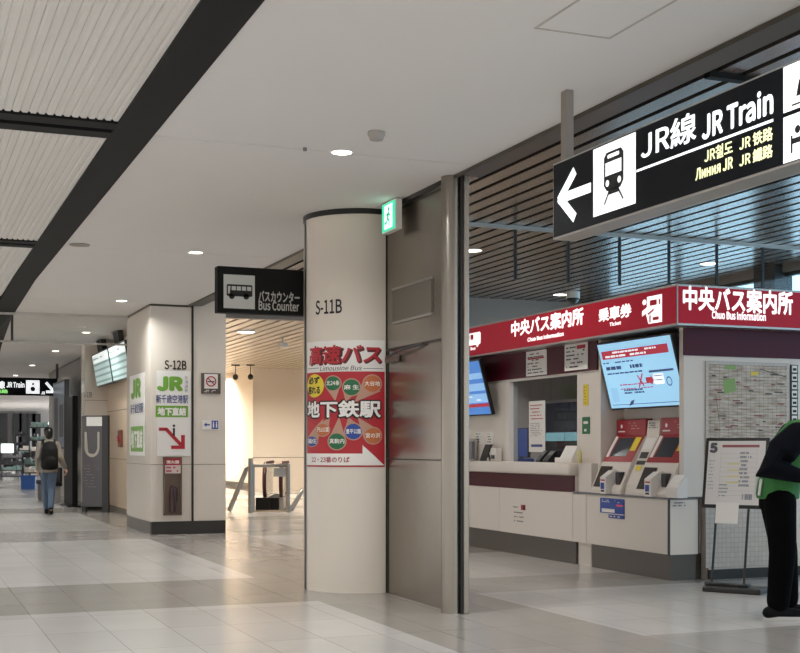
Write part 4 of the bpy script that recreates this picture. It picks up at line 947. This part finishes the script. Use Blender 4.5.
tr_ = [('t', [(0, 0, .84), (0, 0, .95)], [(.15, .12), (.145, .115)])]
for s_ in 'LR': tr_.append(('t', [J['hip'+s_], J['kn'+s_], lerp(J['kn'+s_], J['an'+s_], .92)], [.095, .074, .060]))
organic('trousers', tr_, .012, JEANS, pw_)
for s_ in 'LR':
    a = Vector(J['an'+s_]); z = -a.z+.045
    organic('shoe', [('t', [a+Vector((0, -.06, z)), a+Vector((0, .05, z)), a+Vector((0, .16, z-.005))], [.045, .046, .038]), ('t', [a+Vector((0, -.02, z)), a], [.045, .045])], .01, SHOE, pw_)
organic('hair', [('e', P(0, -.022, .035), (.095, .108, .102), R), ('e', P(0, -.06, -.035), (.078, .055, .075), R)], .01, BLACK, pw_)
organic('cap', [('e', P(0, -.012, .07), (.092, .108, .075), R), ('e', P(0, .12, .05), (.07, .07, .014), R)], .01, MATTB, pw_)
bpk = organic('backpack', [('t', [(0, -.20, .90), (0, -.21, .95), (0, -.21, 1.3), (0, -.19, 1.42), (0, -.18, 1.46)], [(.14, .07), (.17, .10), (.165, .10), (.12, .07), (.06, .04)]), ('e', (0, -.29, 1.05), (.125, .05, .12))], .014, MATTB, pw_)
for sx in (-1, 1): MB().tube([(sx*.10, -.14, 1.34), (sx*.115, -.06, 1.49), (sx*.12, .09, 1.42), (sx*.13, .15, 1.2), (sx*.14, .02, .98)], .022, 8).build('strap', MATTB, bpk, True)

# --- staff member at the frame's edge, bending forward
st = thing('person', 'staff member in green vest and black trousers leaning forward by the wall map', 'person', (*onZ(777.5, 618, 0), 0), math.radians(-118))
J = dict(hipL=(-.10, 0, .93), hipR=(.10, 0, .93), knL=(-.10, .07, .52), knR=(.10, .02, .52), anL=(-.11, .10, .10), anR=(.11, -.02, .10),
         shL=(-.20, .15, 1.45), shR=(.20, .11, 1.44), elL=(-.27, .02, 1.17), elR=(.26, -.13, 1.19), wrL=(-.16, .27, 1.13), wrR=(.24, .15, 1.12), ne=(0, .19, 1.52), he=(0, .36, 1.60))
hp, P, R = head_parts(J['he'], (0, 1, 0))
body = [('t', [(0, 0, .90), (0, .02, 1.08), (0, .08, 1.28), (0, .15, 1.44), J['ne'], (.0, .26, 1.58)], [(.15, .11), (.14, .10), (.16, .11), (.16, .10), (.055, .055), (.05, .05)])]+hp
for s_, sd in (('L', -1), ('R', 1)):
    body += [('t', [J['hip'+s_], J['kn'+s_], J['an'+s_]], [.08, .055, .038]), ('t', [J['sh'+s_], J['el'+s_], J['wr'+s_]], [.05, .042, .027])]+hand(J['wr'+s_], J['el'+s_], sd)
    a = Vector(J['an'+s_]); body.append(('t', [a+Vector((0, -.04, -.05)), a+Vector((0, .12, -.06))], [.035, .03]))
organic('body', body, .008, SKIN, st); eyes(P, R, st)
organic('hair', [('e', P(0, -.022, .045), (.085, .098, .088), R), ('e', P(0, -.06, -.02), (.074, .05, .06), R)], .009, BLACK, st)
NAVYC = mat('shirt_navy', '#0a0c14', .95, bump=.3, nscale=15, spec=.15); TRB = mat('trousers_black', '#060607', .95, bump=.2, nscale=20, spec=.1); VEST = mat('vest_green', '#327335', .75, bump=.25, nscale=14)
shp = [('t', [(0, .0, .93), (0, .02, 1.1), (0, .08, 1.3), (0, .15, 1.44), (0, .18, 1.52)], [(.17, .125), (.165, .125), (.18, .135), (.17, .115), (.085, .08)]), ('t', [(-.17, .15, 1.45), (0, .15, 1.47), (.17, .15, 1.45)], [.085, .085, .085])]
for s_ in 'LR': shp.append(('t', [J['sh'+s_], lerp(J['sh'+s_], J['el'+s_], .5), J['el'+s_], lerp(J['el'+s_], J['wr'+s_], .93)], [.105, .122, .115, .055]))
organic('shirt', shp, .011, NAVYC, st)
organic('vest', [('t', [(0, -.0, .94), (0, -.0, .96), (0, .02, 1.1), (0, .08, 1.3), (0, .15, 1.43), (0, .18, 1.535)], [(.19, .16), (.195, .165), (.185, .16), (.185, .165), (.17, .14), (.10, .095)]), ('t', [(-.13, .16, 1.48), (.13, .16, 1.48)], [.088, .088])], .011, VEST, st)
for x in (-.09, .09):
    m_ = MB(); pts = [(x, -.158, .97), (x, -.140, 1.1)]
    m_.tube(pts, [(.02, .012), (.02, .012)], 8).build('reflective_strip', mat('reflective_grey', '#c9d0cc', .3), st)
tr_ = [('t', [(0, 0, .86), (0, 0, 1.0)], [(.18, .145), (.175, .14)])]
for s_ in 'LR': tr_.append(('t', [J['hip'+s_], J['kn'+s_], lerp(J['kn'+s_], J['an'+s_], .9)], [.125, .105, .088]))
organic('trousers', tr_, .011, TRB, st)
SOLE = mat('sole_white', '#d8d6d4', .5)
for s_ in 'LR':
    a = Vector(J['an'+s_]); z = -a.z
    so = organic('shoe', [('t', [a+Vector((0, -.07, z+.055)), a+Vector((0, .05, z+.055)), a+Vector((0, .19, z+.045))], [.048, .05, .036]), ('t', [a+Vector((0, -.03, z+.06)), a+Vector((0, -.02, .0))], [.05, .052])], .009, SHOE, st)
    q = MB(); pts = []
    for k in range(28):
        t_ = 2*PI*k/28; yy = .06+.165*math.sin(t_); xx = (.046+.006*math.sin(t_))*math.cos(t_); pts.append((a.x+xx, a.y+yy))
    q.prism(pts, 0, .03, 'z').build('sole', SOLE, so)
lan = MB().tube([(.04, .08, 1.50), (.035, .24, 1.42), (.0, .30, 1.2)], .006, 6).build('lanyard', MGREY, st)

# ================================================================== PASSAGE: ESCALATOR
ec = onZ(272.5, 510.5, 0)
es = thing('escalator', 'escalator landing with dark red handrail loops in the passage', 'escalator', (ec[0], ec[1], 0), math.radians(-20))
HR = mat('handrail_red', '#431a1c', .45)
for sx in (-.175, .175):
    MB().box(sx-.05, .15, 0, sx+.05, 2.6, .28, .02).build('skirt', STEEL2, es)
    pts = [(.25+.0, .30)]; 
    prof = []
    for k in range(13):
        t_ = -PI/2-PI*k/12; prof.append((.40+.36*math.cos(t_), .62+.34*math.sin(t_)))
    poly = [(2.6, .28)]+prof+[(2.6, .96)]
    MB().prism(poly, sx-.008, sx+.008, 'x').build('glass_panel', GLASS, es)
    MB().tube([(sx, 2.6, .24)]+[(sx, .40+.40*math.cos(-PI/2-PI*k/14), .62+.38*math.sin(-PI/2-PI*k/14)) for k in range(15)]+[(sx, 2.6, 1.0)], .042, 10).build('handrail', HR, es, True)
MB().box(-.36, .04, 0, -.05, .14, .27).box(-.12, .14, 0, .12, 2.5, .26).build('newel_base', MATTB, es)
MB().box(-.45, -.5, 0, .4, .03, .012).build('landing_plate', mat('landing_steel', '#a4917c', .3, .6), es)
gx, gy_ = onZ(250.5, 513, 0); g2 = onZ(288, 512.5, 0)
gr = thing('guard_rail', 'steel guard rail with posts around the escalator landing', 'railing', (gx, gy_, 0), math.atan2(g2[1]-gy_, g2[0]-gx))
GL = math.hypot(g2[0]-gx, g2[1]-gy_)
MB().cyl((0, 0, .56), .05, 1.12, seg=16).build('post', STEEL2, gr, True); MB().cyl((GL, 0, .5), .045, 1.0, seg=16).build('post', STEEL2, gr, True)
MB().tube([(0, 0, .97), (GL, 0, .97)], .035, 10).build('top_rail', STEEL2, gr); 
MB().box(GL-.3, -.03, .74, GL-.05, .03, .92).build('end_plate', ALU, gr)
def slant(label, p0, p1, z1):
    a = onZ(*p0, 0); t = thing('slanted_handrail', label, 'railing', (a[0], a[1], 0), math.radians(-15))
    L = (p1[0]-p0[0])*a[1]/F/.93
    m = MB().tube([(0, 0, .02), (L*.9, .1, z1-.1), (L+.12, .15, z1)], .05, 10).build('rail', STEEL2, t, True)
    MB().tube([(L+.1, .15, z1), (L+.1, .15, 0)], .04, 10).build('post', STEEL2, t)
slant('slanted steel handrail beside the dark newel base in the passage', (229, 512), (247, 466), .98)
slant('slanted steel handrail between escalator and round column', (291, 511), (303, 490), .52)

# ================================================================== FAR CONCOURSE
# hanging departure monitors
def monitor(label, Y1, Y0):
    t = thing('departure_monitor', label, 'monitor', (3.95, Y0, 2.62), FX, 'hanging departure monitors'); t.rotation_euler = (math.radians(9), 0, FX); W = Y0-Y1; Hh = .70
    MB().box(0, 0, 0, W, .09, Hh, .01).build('housing', BLACK, t)
    gfx('screen', t, lit('board_screen', '#9fb2b0', .75), [('r', .03, .03, W-.03, Hh-.03)], -.003)
    gfx('header', t, lit('board_header', '#dfe6e4', .85), [('r', .03, Hh-.2, W-.03, Hh-.03)], -.005)
    gfx('rows', t, lit('board_rows', '#6d8583', .6), [('r', .03, .08+.12*i, W-.03, .12+.12*i) for i in range(4)]+greek(.1, Hh-.16, W-.1, Hh-.07, 1, 3, .8), -.007)
    MB().box(W*.35, .02, Hh, W*.65, .12, ZC-2.62+.0).build('hanger', MATTB, t); return t
monitor('hanging departure monitor next to the square pillar, the larger looking one', 23.1, 25.0); monitor('hanging departure monitor farther along, past its bright seam', 25.1, 27.2)
# poster stand
x_, y_ = 3.72, 26.2
ps_ = thing('poster_stand', 'tall dark grey poster stand with white ring design beside the far pillar', 'poster stand', (x_, y_, 0), math.radians(-30))
MB().box(-.24, 0, .12, .2, .1, 2.0, .01).build('board', mat('poster_grey', '#5b595c', .5), ps_); MB().box(.2, -.02, 0, .32, .10, 2.0).build('side_post', DGREY, ps_); MB().box(-.24, .0, 0, -.16, .1, .14).build('foot', DGREY, ps_)
gfx('header', ps_, PAPER, [('r', -.14, 1.78, .22, 1.97)], -.003)
gfx('ring_design', ps_, mat('poster_pale', '#b9b3a6', .5), [('p', [(-.02+.16*math.cos(PI+PI*k/12), 1.34+.2*math.sin(PI+PI*k/12)) for k in range(13)]+[(.14, 1.66), (.095, 1.66)]+[(-.02+.115*math.cos(2*PI-PI*k/12), 1.35+.15*math.sin(2*PI-PI*k/12)) for k in range(13)]+[(-.135, 1.66), (-.18, 1.66)])], -.003)
gfx('print', ps_, MGREY, greek(-.2, .5, .17, 1.0, 8, 3, .6, .3), -.003)
# small red box on the recess wall
Y, Z = onX(121, 447, 4.19)
al = thing('alarm_box', 'small red brown alarm box on the warm recess wall', 'alarm', (4.195, Y+.15, Z), FX)
MB().box(0, -.05, 0, .32, 0, .34, .01).build('box', mat('alarm_brown', '#6d3a2c', .4), al); MB().cyl((.16, -.06, .17), .07, .03, 'y', 16).build('button', RED, al)
# dark shop banner and lit strip behind the far pillar
bn = thing('shop_banner', 'tall black vertical shop panel behind the far pillar', 'shop sign', (3.62, 30.2, 0), FX)
MB().box(0, 0, .03, 1.5, .12, 2.5, .01).build('panel', MATTB, bn); MB().box(.1, -.1, 0, 1.4, .2, .03).build('foot', BLACK, bn)
ad = thing('lit_advert', 'narrow blue lit advert panel beyond the black shop panel', 'advert', (3.75, 33.6, 1.3), FX)
MB().box(0, 0, 0, 2.4, .12, 1.7).build('frame', DGREY, ad); gfx('lit_face', ad, lit('advert_blue', '#3d4654', .3), [('r', .05, .05, 2.35, 1.65)], -.003); gfx('dark_image', ad, DGREY, [('r', .3, .2, 1.1, 1.3), ('r', 1.4, .3, 2.2, 1.1)], -.005)
sb = thing('waiting_bench', 'dark low bench with thin legs under the lit advert', 'bench', (3.5, 33.4, 0), FX)
MB().box(0, -.2, .4, 2.2, .2, .5, .02).build('seat', MATTB, sb); MB().box(0, .15, .5, 2.2, .2, .85, .02).build('backrest', MATTB, sb)
for x in (.1, 1.1, 2.1): MB().box(x-.02, -.17, 0, x+.02, .17, .4).build('leg', ALU, sb)
# blue crate, display racks, screen
x_, y_ = onZ(29, 489, 0)
cr_ = thing('blue_crate', 'bright blue plastic crate on the far concourse floor', 'crate', (x_, y_, 0), math.radians(-15)); CBL = mat('crate_blue', '#2c5aa0', .5)
MB().box(-.22, -.2, 0, .22, .2, .05).box(-.22, -.2, .05, .22, -.18, .42).box(-.22, .18, .05, .22, .2, .42).box(-.22, -.18, .05, -.2, .18, .42).box(.2, -.18, .05, .22, .18, .42).build('box', CBL, cr_)
MB().box(-.24, -.22, .38, .24, -.2, .44).box(-.24, .2, .38, .24, .22, .44).build('rim', CBL, cr_)
def rack(label, px, py, w, h, shelves, seed, m=DGREY):
    x_, y_ = onZ(px, py, 0); t = thing('display_rack', label, 'display rack', (x_, y_, 0), math.radians(-15), 'display racks along the far shops'); r_ = random.Random(seed)
    for a in (-w/2, w/2): MB().box(a-.025, -.2, 0, a+.025, .2, h).build('side_frame', m, t)
    for i in range(shelves):
        z = .15+(h-.25)*i/max(1, shelves-1); s_ = MB().box(-w/2, -.2, z-.02, w/2, .2, z+.02).build('shelf', m, t)
        g = MB(); x = -w/2+.05
        while x < w/2-.2:
            ww = r_.uniform(.1, .25); g.box(x, -.15, z+.02, x+ww, .1, z+.02+r_.uniform(.08, .2)); x += ww+.03
        g.build('goods', r_.choice([PAPER, MGREY, DGREY, mat('goods_teal', '#7f9a94', .6), CREAM]), s_)
rack('low dark display rack right behind the blue crate', 38, 485, 1.0, 1.1, 4, 1); rack('tall dark display rack with pale goods at the corner of the far shops', 43.5, 482, 1.0, 2.2, 5, 2)
rack('wide low display rack beyond the blue crate, next to the bright floor', 22, 480, 1.6, 1.0, 4, 3); rack('tall slim display rack with pale goods, farthest of the racks', 27, 474, 1.0, 2.0, 5, 4); rack('dark display rack in the middle of the far racks', 32, 478, 1.1, 1.3, 4, 6)
x_, y_ = onZ(7.5, 470.5, 0)
ds = thing('screen_stand', 'black floor stand with bright white screen at the far left of the concourse', 'screen', (x_, y_, 0), math.radians(-15))
MB().box(-.45, -.2, 0, .45, .2, .9, .03).build('cabinet', MATTB, ds); MB().box(-.42, -.05, .95, .42, .05, 1.6).build('housing', BLACK, ds); MB().box(-.08, -.03, .9, .08, .03, .96).build('neck', BLACK, ds)
gfx('screen', ds, lit('far_screen', '#d9e8e4', 1.0), [('rr', -.36, 1.0, .36, 1.55, .06)], -.052)
x_, y_ = onZ(14.5, 470, 0)
pd = MB()
for i, px in enumerate((3, 17, 23, 31, 36)): 
    X, _ = onY(px, 440, 79.9); pd.box(X-.25, 79.6, 0, X+.25, 80, 3.4)
struct('trim_9', pd, DGREY)
struct('ceiling_far', MB().box(4.17, 38.7, ZC, 6.1, 42.2, ZC+.2).box(4.17, 42.2, ZC, 16, 82, ZC+.2), CEIL)
lamp('far_lamp', (6.5, 50, ZC-.03), 220, .4); lamp('far_lamp', (8, 66, ZC-.03), 300, .4); lamp('far_lamp', (3, 70, ZC-.03), 300, .4)

# ================================================================== LIGHT, CAMERA
for y in (2, 7.2, 12.4, 17.6, 23, 28.4):
    for x in (-1.8, -5.4): lamp('concourse_lamp', (x, y, ZC-.05), 76, .5, (.98, 1, .98))
w = bpy.data.worlds.new('World'); S.world = w; w.use_nodes = True
nt = w.node_tree; bg = nt.nodes['Background']          # daylight: brighter sky outside the windows (+X), soft grey elsewhere
tc = nt.nodes.new('ShaderNodeTexCoord'); sp_ = nt.nodes.new('ShaderNodeSeparateXYZ'); cr_ = nt.nodes.new('ShaderNodeValToRGB')
nt.links.new(tc.outputs['Generated'], sp_.inputs[0]); nt.links.new(sp_.outputs['X'], cr_.inputs[0]); nt.links.new(cr_.outputs[0], bg.inputs[0])
e_ = cr_.color_ramp.elements; e_[0].position = .35; e_[0].color = (.41, .40, .385, 1); e_[1].position = .75; e_[1].color = (1.2, 1.27, 1.34, 1)
bg.inputs[1].default_value = 3.3
cd = bpy.data.cameras.new('Camera'); co = bpy.data.objects.new('Camera', cd); COL.objects.link(co)
co.location = (0, 0, EYE); co.rotation_euler = (PI/2, 0, -YAW)
cd.sensor_fit = 'HORIZONTAL'; cd.sensor_width = 36; cd.lens = 36*F/800; cd.shift_y = (HY-326.5)/800; cd.clip_start = .05; cd.clip_end = 300
S.camera = co
S.view_settings.view_transform = 'Standard'; S.view_settings.look = 'None'; S.view_settings.gamma = 1; S.view_settings.exposure = 0; S.view_settings.use_curve_mapping = False
S.cycles.use_denoising = True
try: S.cycles.denoiser = 'OPENIMAGEDENOISE'
except Exception: pass
S.cycles.max_bounces = 8; S.cycles.diffuse_bounces = 5; S.cycles.glossy_bounces = 4; S.cycles.transparent_max_bounces = 12; S.cycles.sample_clamp_indirect = 6
